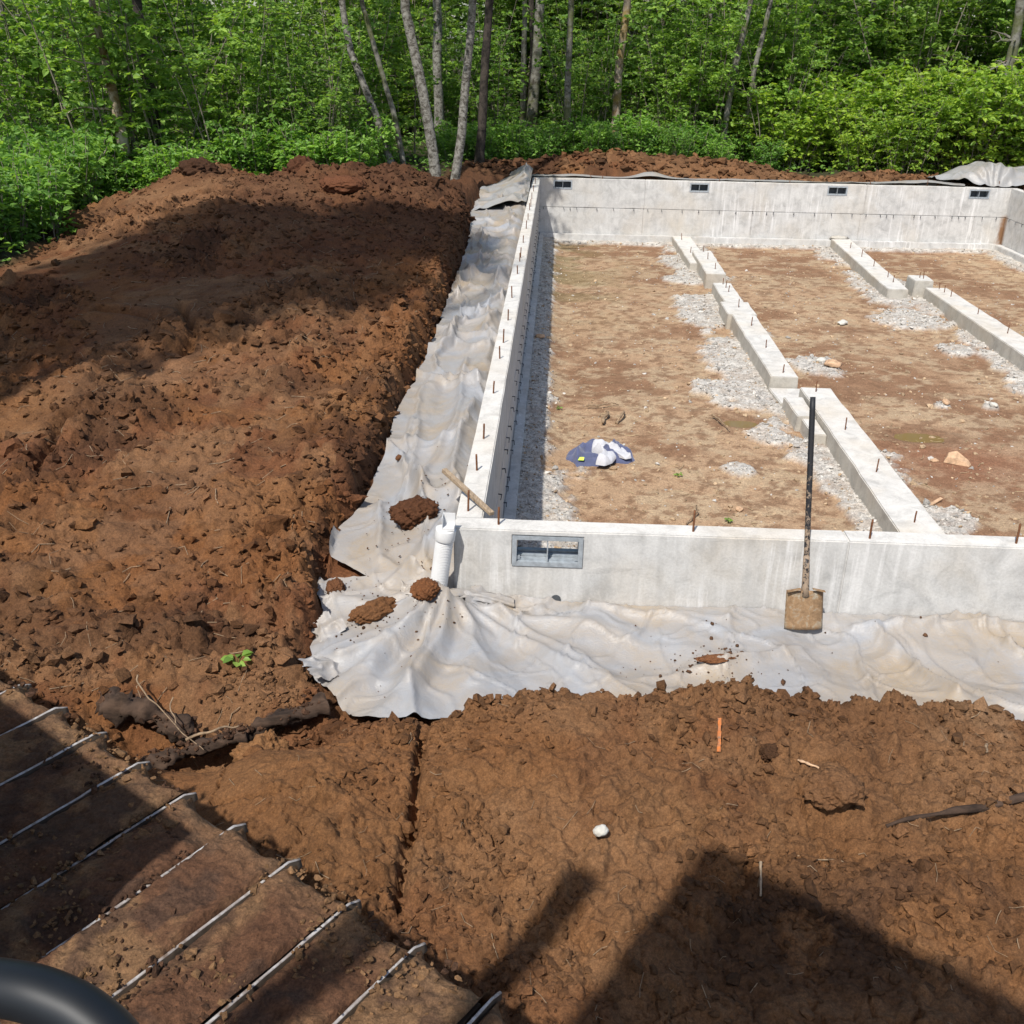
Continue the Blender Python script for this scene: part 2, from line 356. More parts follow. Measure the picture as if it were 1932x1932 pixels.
# ---- height of the plastic sheet
def zplastic(x, y):
    left = sstep(0.35, -0.15, x) * sstep(-0.25, 0.5, y)
    base = lerp(-0.53, -0.36 + 0.016 * np.clip(y, 0, 20), left)
    base = base + 0.22 * sstep(13.0, 17.3, y) * sstep(-0.9, -0.1, x)
    # near the wall the sheet of the left strip stands up a little
    base = base + left * 0.10 * sstep(-0.45, -0.08, x) + 0.05 * (1 - left) * sstep(-0.5, -0.05, y)
    wx = x + 0.25 * (fbm(x * 1.3, y * 1.3, 3) - .5); wy = y + 0.35 * (fbm(x * 1.1 + 9, y * 1.1, 5) - .5)
    z = base + lerp(.08, .08, left) * (fbm(wx * 1.3, wy * .6, 1, 2) - .5)
    # long sharp creases in changing directions, flat in between
    for ax_, ay_, bx_, by_, sd_, th_, am_ in ((1.9, .25, -.15, .30, 2, .90, .75), (.9, -.4, .5, .5, 6, .92, .80), (3.2, .2, -.3, .6, 9, .90, .40), (.4, .7, -1.2, .2, 12, .92, .75)):
        cr = 1 - np.abs(2 * vn(wx * ax_ + wy * ay_, wx * bx_ + wy * by_, sd_) - 1); z = z + left * am_ * np.maximum(cr - th_, 0)
    # front: fan of folds running out of the corner, long soft swells
    kx, ky = 0.02, -0.10; r = np.hypot(x - kx, y - ky); th = np.arctan2(y - ky, x - kx)
    front = 1 - left
    thw = th + 0.30 * (fbm(x * 2.2, y * 2.2, 8, 2) - .5) / (0.4 + r)
    fan = 1 - np.abs(((thw * 13.0 / np.pi) % 2) - 1); fan = np.maximum(fan - .25, 0) ** 1.4
    fm = sstep(0.02, 0.28, r) * sstep(2.3, 0.7, r) * front
    z = z + 0.075 * fan * fm * (0.5 + fbm(th * 3.0, r * 1.2, 4, 2))
    sw = ridge(x * 0.75 + y * 0.55, y * 1.1 - x * 0.25, 9, 2); z = z + front * 0.10 * np.maximum(sw - 0.58, 0) * sstep(0.3, 1.0, x)
    sw2 = ridge(x * 1.6 - y * 1.4, y * 2.0 + x * 0.8, 12, 2); z = z + front * 0.03 * np.maximum(sw2 - 0.6, 0) * 1.4
    z = z - .05 * np.exp(-(((x - 2.08) / .22) ** 2 + ((y + .14) / .14) ** 2)) - .05 * np.exp(-(((x + .10) / .10) ** 2 + ((y + .09) / .10) ** 2))
    # two strong single folds out of the knot
    for ang, wd, am in ((-1.78, 0.10, 0.085), (-2.45, 0.16, 0.10), (-2.10, 0.08, 0.06), (-1.35, 0.10, 0.04)):
        dth = np.abs(((thw - ang + np.pi) % (2 * np.pi)) - np.pi) * np.maximum(r, .05)
        z = z + am * np.exp(-(dth / wd) ** 2) * sstep(0.03, 0.2, r) * sstep(1.35, 0.75, r) * (y < 0.35)
    for ax_, ay_, bx_, by_, sd_, th_, am_ in ((4.2, 1.5, -1.1, 3.0, 4, .91, .14), (3.0, -3.4, 3.2, 2.4, 7, .92, .14), (1.3, 2.2, -3.0, .9, 13, .93, .30), (.8, -1.1, 1.3, .5, 1, .95, .55)):
        cr = 1 - np.abs(2 * vn(wx * ax_ + wy * ay_, wx * bx_ + wy * by_, sd_) - 1); z = z + am_ * (1 - .6 * left) * np.maximum(cr - th_, 0)
    fx = x + .05 * (fbm(x * 5, y * 5, 71, 3) - .5); fy = y + .05 * (fbm(x * 5 + 3, y * 5, 72, 3) - .5)
    for pts, am, wd in (([(-.30, 4.2), (-.22, 2.6), (-.36, 1.3), (-.28, .7)], .07, .035), ([(-.55, 2.6), (-.46, 1.6), (-.30, .9)], .06, .03), ([(-.12, 3.0), (-.16, 1.6), (-.06, .9)], .08, .03), ([(-.62, 1.0), (-.50, .3), (-.25, .05)], .05, .03),
                        ([(-.5, 6.5), (-.2, 6.1)], .06, .035), ([(-.6, 5.2), (-.25, 4.6), (-.1, 4.7)], .06, .035), ([(-.6, 8.5), (-.15, 7.8)], .07, .04), ([(-.7, 11.0), (-.2, 10.2)], .08, .05), ([(-.3, 9.6), (-.35, 8.6)], .06, .04),
                        ([(.25, -.12), (.6, -.42), (.9, -.75)], .05, .03), ([(1.1, -.75), (1.7, -.55), (2.0, -.40)], .05, .035), ([(2.5, -.18), (2.62, -.5), (2.72, -.85)], .07, .035), ([(2.38, -.15), (2.8, -.13), (3.2, -.12), (4.5, -.14)], .05, .03), ([(.8, -.08), (1.2, -.14), (1.65, -.16)], .05, .035), ([(3.2, -.3), (3.5, -.8)], .05, .03), ([(-.55, -.75), (-.35, -.62), (-.12, -.4)], .06, .035)):
        d_ = line_d(fx, fy, pts); z = z + am * np.exp(-np.maximum(d_ - .006, 0) / wd) * (.6 + .8 * vn(x * 3, y * 3, 74))
    return z + 0.006 * (fbm(x * 14, y * 14, 6, 2) - .5)

# ---- macro shape of the soil
CP = np.array([
 (-4, -5, -.55), (0, -5, -.55), (4, -5, -.55), (6, -3, -.5), (-2, -2.6, -.52), (-.2, -2.3, -.5), (1, -2.6, -.52), (2, -2.2, -.48), (4, -2, -.45), (0, -1.45, -.37), (-.45, -1.42, -.43), (0.7, -1.36, -.335), (1.3, -1.31, -.32), (2.2, -1.31, -.335), (3, -1.45, -.42), (4.5, -1.45, -.42), (1.5, -1.7, -.42),
 (-.95, .5, -.26), (-.98, -.3, -.34), (-.9, -.9, -.44), (-.8, -1.2, -.55), (-1.2, -1.35, -.5), (-1.6, -1.2, -.42), (-1, 2, -.16), (-1.0, 4, -.08), (-1.05, 6, 0.02), (-1.05, 8, .05), (-1.1, 10, .08), (-1.15, 12, .12), (-1.1, 14, .05), (-1.2, 16, .0),
 (-2, 0, -.32), (-3.5, 0, -.35), (-6, 0, -.4), (-2, -1, -.4), (-4, -2, -.5), (-2, 3, -.12), (-4, 3, -.2), (-6.5, 3, -.3), (-2.5, 6, .08), (-4.5, 6, 0), (-6, 6.3, -.03), (-8, 6, -.3),
 (-6.5, 9.2, -.1), (-8, 9, -.35), (-4, 9, .40), (-2.5, 9, .28), (-5.4, 8.8, .22), (-6.1, 12, .36), (-5.17, 12, .73), (-4.57, 12, .56), (-4.13, 12, .46), (-3.67, 12, .68), (-3.24, 12, .59), (-2.18, 12, .61), (-1.45, 12.3, .42), (-6.9, 11.6, .0),
 (-4, 13.6, .1), (-2.2, 14.2, .2), (-6, 13.6, -.2), (-9, 12, -.4), (-2, 16, .05), (-12, 8, -.4), (-12, 0, -.4), (-14, 16, -.3), (-5, 17, -.1),
 (-1.2, 18.2, .12), (.1, 18.5, .05), (.85, 18.7, .34), (2.25, 18.7, .31), (3.8, 18.7, .29), (5.0, 18.7, .14), (6.2, 18.7, -.14), (7.5, 18.7, .05), (8.6, 18.7, -.02), (11, 18.7, .1), (13, 18, 0),
 (0, 17.8, -.15), (3, 17.8, -.12), (6, 17.8, -.2), (10, 17.8, -.15), (0, 21, -.1), (5, 21, -.2), (10, 21, -.2), (14, 12, 0), (14, 0, -.4),
 (-10, 24, -.1), (0, 26, 0), (10, 26, 0), (20, 30, .2), (-20, 30, .2), (0, 40, .4), (30, 10, 0), (-30, 10, -.2), (0, -20, -.5), (30, -20, -.5), (-30, -20, -.5), (0, 80, .5), (80, 0, 0), (-80, 0, 0), (0, -80, -.5)], float)
_d = np.hypot(CP[:, None, 0] - CP[None, :, 0], CP[:, None, 1] - CP[None, :, 1])
_A = np.zeros((len(CP) + 1,) * 2); _A[:-1, :-1] = -_d; _A[-1, :-1] = _A[:-1, -1] = 1
_w = np.linalg.solve(_A, np.concatenate([CP[:, 2], [0]]))
def zmacro(x, y):
    z = np.full(x.shape, _w[-1])
    for i in range(len(CP)): z -= _w[i] * np.sqrt((x - CP[i, 0]) ** 2 + (y - CP[i, 1]) ** 2 + 0.02)
    return z
def inside_house(x, y): return (x > T * 0.5) & (x < W + 0.08) & (y > TN * 0.5) & (y < L + 0.08)
def clodmask(x, y):
    """1 where the soil is loose and cloddy, 0 where it is smeared smooth"""
    m = sstep(0.42, 0.62, fbm(x * 0.55 + 4, y * 0.55, 10, 3))
    m = m * (1 - .8 * np.exp(-(((x + 2.1) / .75) ** 2 + ((y - .5) / 1.3) ** 2))) * (1 - .8 * np.exp(-(((x + 2.6) / .7) ** 2 + ((y - 3.4) / .7) ** 2))); m = np.maximum(m, sstep(-1.75, -1.1, x) * sstep(-1.4, -0.4, y) * 0.95)
    m = np.maximum(m, sstep(10.6, 11.8, y) * 0.8); m = np.maximum(m, 0.55 * sstep(5.5, 7.5, y) * sstep(-5.2, -4.4, x))
    m = np.maximum(m, 0.55 * sstep(-1.65, -1.25, y) * sstep(-0.6, -0.2, x) * sstep(0.5, -0.5, y))
    m = np.where((y < -1.2) & (x > -1.0), m * .55, m); m = np.maximum(m, 0.30 * sstep(-1.2, -1.6, y) * sstep(0.2, 0.9, x))
    return m
STRIPS = [[(3.22, 17.4), (3.2, 6.6)], [(3.62, 6.4), (3.65, 0.2)], [(6.6, 17.4), (6.5, 12.2)], [(7.02, 12.4), (6.95, 0.2)]]
def gravelmask(x, y):
    n = fbm(x * 3.0, y * 3.0, 13, 4); n2 = fbm(x * 1.1 + 3, y * 1.1, 14, 3)
    m = np.zeros(x.shape)
    for s in STRIPS: m = np.maximum(m, sstep(0.62, 0.22, line_d(x, y, s) - 0.55 * (n2 - .5) - 0.30 * (n - .5)) * sstep(0.40, 0.52, n2 + 0.25 * n))
    m = np.maximum(m, sstep(0.46, 0.26, (x - T) - 0.20 * (n - .5)) * (x < 3))
    m = np.maximum(m, sstep(0.85, 0.5, (x - T) - 0.5 * (n2 - .5)) * sstep(4.6, 3.6, y) * 0.9)
    m = np.maximum(m, sstep(0.45, 0.28, (L - y) - 0.1 * (n - .5))); m = np.maximum(m, sstep(0.55, 0.3, (W - x) - 0.1 * (n - .5)))
    for cx, cy, r in ((2.75, 6.95, .45), (3.0, 5.35, .3), (4.15, 8.2, .4), (2.95, 10.7, .5), (3.55, 9.9, .35), (6.2, 10.9, .6), (6.4, 9.3, .3), (2.5, 4.3, .17), (4.2, 3.2, .35), (5.3, 6.6, .12), (5.9, 6.6, .1)):
        m = np.maximum(m, sstep(r * 1.15, r * 0.6, np.hypot((x - cx), (y - cy) * 0.8) - 0.35 * r * (n - .5) * 2))
    return np.clip(sstep(.25, .75, m + 1.5 * (fbm(x * 6, y * 6, 17, 4, .6) - .5)) * (m > .02), 0, 1)
PUDDLES = [(2.74, 5.8, .20, .12), (4.70, 5.5, .27, .15)]
def zcrawl(x, y, detail=True):
    z = ZF + 0.05 * (fbm(x * 0.5, y * 0.5, 7, 3) - .5) + 0.025 * (fbm(x * 2.4, y * 2.4, 9, 4) - .5)
    g = gravelmask(x, y)
    prox = np.maximum.reduce([sstep(0.62, 0.15, x - T), .25 * sstep(0.5, 0.1, L - y), .25 * sstep(0.5, 0.1, W - x)])
    z = z + g * (0.03 + 0.025 * fbm(x * 4, y * 4, 2, 2)) + 0.075 * prox
    for px, py, rx, ry in PUDDLES: z = z - 0.035 * sstep(1.6, 0.6, np.hypot((x - px) / rx, (y - py) / ry))
    if detail:
        c, rv = cell(x * 16, y * 16, 3); z = z + g * 0.030 * np.maximum(0, 0.5 - c) * (0.4 + rv)
        c, rv = cell(x * 34, y * 34, 5); z = z + (0.012 + 0.012 * g) * np.maximum(0, 0.5 - c) * (rv > 0.55)
        z = z + 0.010 * (fbm(x * 11, y * 11, 4, 3) - .5)
    return z
CRACK = [(-0.02, -1.28), (-0.005, -1.53), (0.02, -2.0), (0.02, -2.24), (0.02, -2.45)]
LEDGES = [[(-3.35, 2.3), (-3.2, 1.4), (-3.05, 1.0)], [(-3.35, 5.0), (-3.0, 4.35), (-2.9, 3.7)], [(-2.9, 0.45), (-2.7, 0.5)], [(-4.6, 10.4), (-5.0, 9.0)], [(-4.0, 10.3), (-4.2, 9.0)], [(-4.2, 5.0), (-3.4, 4.6)], [(-3.3, -0.1), (-2.4, -0.3)]]
def zsoil(x, y, detail=True):
    z = zmacro(x, y)
    dcam = np.hypot(x - CAM[0], y - CAM[1])
    sd = poly_sd(x, y, POLY) + 0.10 * (fbm(x * 4.0, y * 4.0, 15, 3) - .5)
    cm = clodmask(x, y)
    if detail:
        near = sstep(34, 20, dcam)
        z = z + near * (0.15 * (fbm(x * 0.9, y * 0.9, 21, 3) - .5) + cm * 0.17 * (fbm(x * 2.6, y * 2.6, 22, 4, 0.6) - .5) + (1 - cm) * 0.03 * (fbm(x * 3, y * 3, 23, 3) - .5))
        z = z + 0.24 * sstep(11.0, 11.8, y) * sstep(17, 15, y) * (fbm(x * 2.2, y * 2.2, 33, 4) - .45) * (x < -0.8)
        wx = x + 0.13 * (fbm(x * 7, y * 7, 24, 4, .65) - .5); wy = y + 0.13 * (fbm(x * 7 + 5, y * 7, 25, 4, .65) - .5)
        for f, a, s in ((3.6, 0.15, 4), (7.5, 0.13, 7), (15.0, 0.075, 9), (31.0, 0.035, 11)):
            c, rv = cell(wx * f, wy * f, s); rr = 0.22 + 0.42 * rv
            dome = np.sqrt(np.maximum(0, 1 - (c / rr) ** 2)) * rr
            sel = (rv > (0.55 if f < 8 else 0.40))
            z = z + near * a * dome * sel * (cm * (0.8 if f < 8 else 1.0) + (0.10 if f > 8 else 0.02))
        z = z + near * (0.016 + 0.038 * cm) * (fbm(x * 12, y * 12, 26, 4, 0.6) - .5) + near * 0.008 * (fbm(x * 45, y * 45, 27, 2) - .5)
        # smear lines of the tracks, across the left field
        z = z + near * (1 - cm) * 0.014 * (ridge(x * 0.9 + 0.5, y * 7.0, 28, 2) - .6) * (x < -0.9)
        for fq, sd_, am in ((2.3, 35, .055), (5.1, 37, .030)):
            ck = 1 - np.abs(2 * vn(wx * fq, wy * fq, sd_) - 1); z = z - near * am * sstep(.955, .995, ck) * sstep(.35, .6, fbm(x * 1.2, y * 1.2, sd_ + 3, 2))
        for g in LEDGES:
            d = line_d(wx, wy, g); z = z - 0.13 * np.exp(-(d / 0.055) ** 2) + 0.05 * np.exp(-((d - 0.16) / 0.1) ** 2)
        d = line_d(x + 0.04 * (fbm(x * 9, y * 9, 29, 3) - .5), y, CRACK); z = z - 0.11 * np.exp(-(d / 0.022) ** 2) + 0.045 * sstep(0.0, 0.25, -(x - (-0.07))) * sstep(-1.2, -1.4, y) * sstep(-2.9, -2.5, y) * sstep(-1.1, -0.7, x)
        # hollow with the roots beside the track
        hx = (x + 1.05) / 0.62; hy = (y + 1.38) / 0.17; z = z - 0.30 * np.exp(-(hx ** 2) ** 2 - hy ** 2)
        hx = (x + 0.55) / 0.25; hy = (y + 1.2) / 0.1; z = z - 0.12 * np.exp(-(hx ** 2) - hy ** 2)
        # small hollows and humps of the foreground
        for cx, cy, r, a in ((1.45, -1.98, .20, .09), (1.45, -2.22, .16, -.07), (1.80, -1.80, .13, .07), (1.84, -1.97, .08, -.06), (0.85, -2.42, .22, .05), (0.95, -2.62, .2, .04), (2.2, -2.2, .16, .05), (1.35, -1.62, .10, .04), (1.9, -1.5, .14, .05), (-0.55, -1.75, .3, .07), (-0.78, -1.45, .14, .12)):
            z = z + a * np.exp(-(((x - cx) ** 2 + (y - cy) ** 2) / r ** 2))
    # bank and trench
    bank = sstep(0.0, np.where(x < -.6, .17, .22), sd)
    far = sstep(17.0, 17.6, y)
    zin = np.minimum(zplastic(x, y) - 0.09, z)
    z = lerp(zin, z, np.where(far > 0.5, 1.0, bank))
    return np.where((y > L) & (y < 17.75) & (x > -0.1) & (x < 11), np.minimum(z, -0.25), z)
def zground(x, y):
    ins = inside_house(x, y)
    z = np.empty(x.shape)
    z[ins] = zcrawl(x[ins], y[ins]); z[~ins] = zsoil(x[~ins], y[~ins])
    return z
FOREST = np.array([(-6.3, -60), (-6.2, 0), (-6.0, 6.2), (-6.45, 9.6), (-7.0, 11), (-6.4, 12.8), (-3.2, 13.6), (-2.1, 14.6), (-1.6, 16.5), (-1.4, 19.4), (0.4, 19.8), (5.6, 19.6), (6.0, 18.9), (6.9, 18.9), (7.2, 19.3), (13, 19.6), (15, 14), (15, -60)])

# ------------------------------------------------------------------ ground: one sheet, split by what it is
th_f = np.arange(-0.66, 0.62, 0.0027) + math.pi / 2 + 0.0376
th_c = np.linspace(th_f[-1], th_f[0] + 2 * math.pi, 60)[1:-1]
TH = np.concatenate([th_f, th_c]); nT = len(TH)
RR = np.concatenate([np.geomspace(0.25, 2.0, 20)[:-1], np.exp(np.arange(math.log(2.0), math.log(27.0), 0.0027)), np.geomspace(27.2, 260, 40)])
gx = CAM[0] + RR[:, None] * np.cos(TH)[None, :]; gy = CAM[1] + RR[:, None] * np.sin(TH)[None, :]
gz = zground(gx, gy)
GV = np.stack([gx, gy, gz], -1).reshape(-1, 3)
i, j = np.meshgrid(np.arange(len(RR) - 1), np.arange(nT), indexing='ij'); j2 = (j + 1) % nT
GF = np.stack([i * nT + j, (i + 1) * nT + j, (i + 1) * nT + j2, i * nT + j2], -1).reshape(-1, 4)[:, ::-1]
fc = GV[GF].mean(1)
is_house = inside_house(fc[:, 0], fc[:, 1])
is_forest = poly_sd(fc[:, 0], fc[:, 1], FOREST) > 0
def soil_color(x, y, z=None, s=0):
    front = sstep(-0.6, -1.4, y) * sstep(-1.6, -0.4, x)
    red = np.array([0.270, 0.122, 0.060]); brown = np.array([0.275, 0.150, 0.078]); tanc = np.array([0.390, 0.235, 0.130]); dark = np.array([0.095, 0.050, 0.031]); orange = np.array([0.345, 0.165, 0.062])
    n = fbm(x * 0.8, y * 0.8, 40, 4)[..., None]; n2 = fbm(x * 2.3 + 3, y * 2.3, 42, 4)[..., None]; n3 = fbm(x * 1.3 - 7, y * 1.3, 44, 4)[..., None]
    c = lerp(red, brown, sstep(0.4, 0.6, n)); c = lerp(c, tanc, 0.8 * sstep(0.46, 0.62, n2)); c = lerp(c, orange, 0.6 * sstep(0.52, 0.66, n3))
    cm = clodmask(x, y)[..., None]
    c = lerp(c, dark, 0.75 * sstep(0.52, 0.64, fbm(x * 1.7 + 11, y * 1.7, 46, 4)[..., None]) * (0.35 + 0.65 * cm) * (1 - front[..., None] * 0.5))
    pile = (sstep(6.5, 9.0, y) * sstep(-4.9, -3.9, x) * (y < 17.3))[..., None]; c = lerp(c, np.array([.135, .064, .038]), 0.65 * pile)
    c = lerp(c, np.array([.34, .195, .098]), front[..., None] * 0.40)
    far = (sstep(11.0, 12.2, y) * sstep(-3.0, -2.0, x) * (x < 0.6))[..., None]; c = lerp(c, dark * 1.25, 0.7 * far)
    back = (sstep(17.2, 17.8, y) * sstep(1.0, 3.0, x))[..., None]; c = lerp(c, tanc, 0.6 * back)
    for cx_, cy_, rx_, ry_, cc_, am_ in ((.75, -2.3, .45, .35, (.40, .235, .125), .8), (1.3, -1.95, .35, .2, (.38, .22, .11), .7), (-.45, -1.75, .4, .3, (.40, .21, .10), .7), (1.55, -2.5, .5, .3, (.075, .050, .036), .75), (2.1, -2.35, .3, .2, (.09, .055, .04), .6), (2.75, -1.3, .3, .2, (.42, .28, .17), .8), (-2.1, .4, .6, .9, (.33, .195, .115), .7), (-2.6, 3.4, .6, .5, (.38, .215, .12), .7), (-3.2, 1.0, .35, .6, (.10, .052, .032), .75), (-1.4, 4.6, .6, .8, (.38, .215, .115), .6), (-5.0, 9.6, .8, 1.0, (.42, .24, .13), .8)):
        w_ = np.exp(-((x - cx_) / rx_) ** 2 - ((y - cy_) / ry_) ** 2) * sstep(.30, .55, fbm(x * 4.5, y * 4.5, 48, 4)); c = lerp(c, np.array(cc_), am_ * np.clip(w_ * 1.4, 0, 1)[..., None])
    mean = np.array([.285, .152, .080]); c = lerp(c, mean, 0.15)
    return c * np.array([.54, .49, .44])
def crawl_color(x, y):
    tanc = np.array([0.41, 0.28, 0.175]); brown = np.array([0.265, 0.155, 0.092]); red = np.array([0.25, 0.120, 0.070]); straw = np.array([0.44, 0.335, 0.22]); green = np.array([0.15, 0.14, 0.06]); grav = np.array([0.52, 0.50, 0.46])
    n = fbm(x * 0.8, y * 0.8, 50, 4)[..., None]; n2 = fbm(x * 3.1, y * 3.1, 52, 5, .62)[..., None]; n3 = fbm(x * 9, y * 9, 54, 4, .65)[..., None]
    c = lerp(tanc, brown, sstep(0.40, 0.60, n)); c = lerp(c, straw, 0.75 * sstep(0.48, 0.60, n2)); c = lerp(c, brown * 0.8, 0.75 * sstep(0.52, 0.64, n3))
    rp = np.exp(-(((x - 4.9) / 1.0) ** 2 + ((y - 4.8) / 0.7) ** 2))[..., None]; c = lerp(c, red, 0.8 * rp)
    for px, py, rx, ry in PUDDLES:
        w = sstep(2.6, 1.2, np.hypot((x - px) / rx, (y - py) / ry))[..., None]; c = lerp(c, brown * 0.8, 0.8 * w)
    gr = (sstep(2.6, 0.4, x) * sstep(9, 13, y) * sstep(0.4, 0.6, fbm(x * 1.5, y * 1.5, 56, 3)))[..., None]; c = lerp(c, green, 0.5 * gr)
    g = gravelmask(x, y)[..., None]; gc, rv = cell(x * 30, y * 30, 5)
    return lerp(c, grav * (0.70 + 0.5 * rv[..., None]), g * (0.75 + 0.25 * (fbm(x * 9, y * 9, 58, 2)[..., None] > 0.42)))
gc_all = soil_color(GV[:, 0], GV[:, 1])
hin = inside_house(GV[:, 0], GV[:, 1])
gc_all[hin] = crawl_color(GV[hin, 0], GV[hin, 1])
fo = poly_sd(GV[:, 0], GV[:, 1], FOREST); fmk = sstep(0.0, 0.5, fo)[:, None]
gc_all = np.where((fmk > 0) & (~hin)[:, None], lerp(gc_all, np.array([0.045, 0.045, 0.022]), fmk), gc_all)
def sub(name, mask, mat):
    F = GF[mask]; u, inv = np.unique(F.ravel(), return_inverse=True)
    o = obj(name, mesh_np(name, GV[u], inv.reshape(-1, 4), True, [mat], gc_all[u])); tag(o, kind='structure'); return o
M_FOREST = soil_material('forest_floor_soil')
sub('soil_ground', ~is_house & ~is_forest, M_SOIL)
sub('crawl_space_floor', is_house, M_CRAWL)
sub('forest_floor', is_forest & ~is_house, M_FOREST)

# ------------------------------------------------------------------ foundation
def panel(axis, u0, u1, z0, z1, a, b, hole=None, du=0.3, jit=0.0022, bev=0.008):
    """solid wall panel; axis 'x' runs along X with thickness a..b in Y, 'y' along Y with thickness a..b in X"""
    us = list(np.linspace(u0, u1, max(2, int(round((u1 - u0) / du)) + 1))); zs = list(np.linspace(z0, z1, max(2, int(round((z1 - z0) / 0.3)) + 1)))
    if hole:
        us = sorted([u for u in us if not (hole[0] - 0.03 < u < hole[1] + 0.03) or u in (u0, u1)] + [hole[0], hole[1]]); zs = sorted([z for z in zs if not (hole[2] - 0.03 < z < hole[3] + 0.03) or z in (z0, z1)] + [hole[2], hole[3]])
    nu, nz = len(us), len(zs); V = []; idx = {}
    rr = np.random.default_rng(int(abs(u0 * 131 + z0 * 77 + a * 991)) + 5)
    def v(i, k, s):
        key = (i, k, s)
        if key not in idx:
            u = us[i]; z = zs[k]; t = (a, b)[s]; e = rr.normal(0, jit, 3)
            inner = 0 < i < nu - 1
            if hole and (u in hole[:2] or z in hole[2:]): e *= 0.2
            p = (u + (e[0] if inner else 0), t + e[1] * 0.6, z + e[2] * 0.8) if axis == 'x' else (t + e[1] * 0.6, u + (e[0] if inner else 0), z + e[2] * 0.8)
            idx[key] = len(V); V.append(p)
        return idx[key]
    full = np.ones((nu - 1, nz - 1), bool)
    if hole:
        for i in range(nu - 1):
            for k in range(nz - 1):
                if us[i] >= hole[0] - 1e-6 and us[i + 1] <= hole[1] + 1e-6 and zs[k] >= hole[2] - 1e-6 and zs[k + 1] <= hole[3] + 1e-6: full[i, k] = False
    F = []
    def solid(i, k): return 0 <= i < nu - 1 and 0 <= k < nz - 1 and full[i, k]
    for i in range(nu - 1):
        for k in range(nz - 1):
            if not full[i, k]: continue
            F.append((v(i, k, 0), v(i + 1, k, 0), v(i + 1, k + 1, 0), v(i, k + 1, 0))); F.append((v(i, k, 1), v(i, k + 1, 1), v(i + 1, k + 1, 1), v(i + 1, k, 1)))
            if not solid(i - 1, k): F.append((v(i, k, 0), v(i, k + 1, 0), v(i, k + 1, 1), v(i, k, 1)))
            if not solid(i + 1, k): F.append((v(i + 1, k, 0), v(i + 1, k, 1), v(i + 1, k + 1, 1), v(i + 1, k + 1, 0)))
            if not solid(i, k - 1): F.append((v(i, k, 0), v(i, k, 1), v(i + 1, k, 1), v(i + 1, k, 0)))
            if not solid(i, k + 1): F.append((v(i, k + 1, 0), v(i + 1, k + 1, 0), v(i + 1, k + 1, 1), v(i, k + 1, 1)))
    me = mesh_np('wall_panel', np.array(V), np.array(F), False, [M_CONC, M_TOP])
    bm = bmesh.new(); bm.from_mesh(me); bmesh.ops.recalc_face_normals(bm, faces=bm.faces[:])
    es = [e for e in bm.edges if len(e.link_faces) == 2 and e.calc_face_angle(0) > 0.7]
    bmesh.ops.bevel(bm, geom=es, offset=bev, segments=2, affect='EDGES', clamp_overlap=True)
    for f in bm.faces:
        if f.normal.z > 0.6 and f.calc_center_median().z > -0.02: f.material_index = 1
    bm.to_mesh(me); bm.free(); return me
FND = empty('house_foundation', (0, 0, ZF)); tag(FND, 'pale poured concrete foundation walls of a house around a bare dirt crawl space', 'foundation')
def fpart(name, me, parent=None):
    o = bpy.data.objects.new(name, me); link(o, parent or FND); o.matrix_parent_inverse = Matrix.Identity(4); o.location = (0, 0, -ZF) if parent is None else (0, 0, 0); return o
XR = W + 0.16; YB = L + 0.16; G = 0.0006
NV = (0.353, 0.765, -0.228, -0.036)
FVENT = [(0.46, 0.85), (3.385, 3.78), (6.31, 6.715), (9.29, 9.70)]; FVZ = (-0.215, -0.045)
xs = [0, 2.312, 4.75, 7.15, XR]
for k in range(4): fpart('wall_panel', panel('x', xs[k] + G, xs[k + 1] - G, ZF - 0.05, 0, 0, TN, NV if k == 0 else None))
ys = [TN + 0.001, 2.9, 5.34, 7.78, 10.2, 12.6, 15.05, L - 0.001]
for k in range(7):
    for z0, z1 in ((ZF - 0.05, -0.60), (-0.60 + 2 * G, 0)): fpart('wall_panel', panel('y', ys[k] + G, ys[k + 1] - G, z0, z1, 0, T))
xs = [0, 2.42, 4.77, 7.08, 9.49, XR]; sp = [FVENT[0], FVENT[1], FVENT[2], None, None]
xu = [0, 2.43, 4.77, 7.13, XR]
for k in range(5): fpart('wall_panel', panel('x', xs[k] + G, xs[k + 1] - G, ZF - 0.05, -0.60, L, YB, None, .3, .0022, .009))
for k in range(4): fpart('wall_panel', panel('x', xu[k] + G, xu[k + 1] - G, -0.60 + 2 * G, 0, L, YB, (*FVENT[k], *FVZ), .3, .0022, .009))
ys2 = [TN + 0.001, 5.0, 10.0, 14.9, L - 0.001]
for k in range(4):
    for z0, z1 in ((ZF - 0.05, -0.60), (-0.60 + 2 * G, 0)): fpart('wall_panel', panel('y', ys2[k] + G, ys2[k + 1] - G, z0, z1, W, XR))
# strip footing under the walls
fpart('wall_footing', panel('x', T + 0.002, W - 0.002, ZF - 0.2, -1.145, L - 0.13, L - 0.001, None, 0.3, 0.004, 0.012))
fpart('wall_footing', panel('y', TN + 0.002, L - 0.132, ZF - 0.2, -1.15, T + 0.001, T + 0.11, None, 0.3, 0.004, 0.012))
fpart('wall_footing', panel('y', TN + 0.002, L - 0.132, ZF - 0.2, -1.15, W - 0.14, W - 0.001, None, 0.3, 0.004, 0.012))
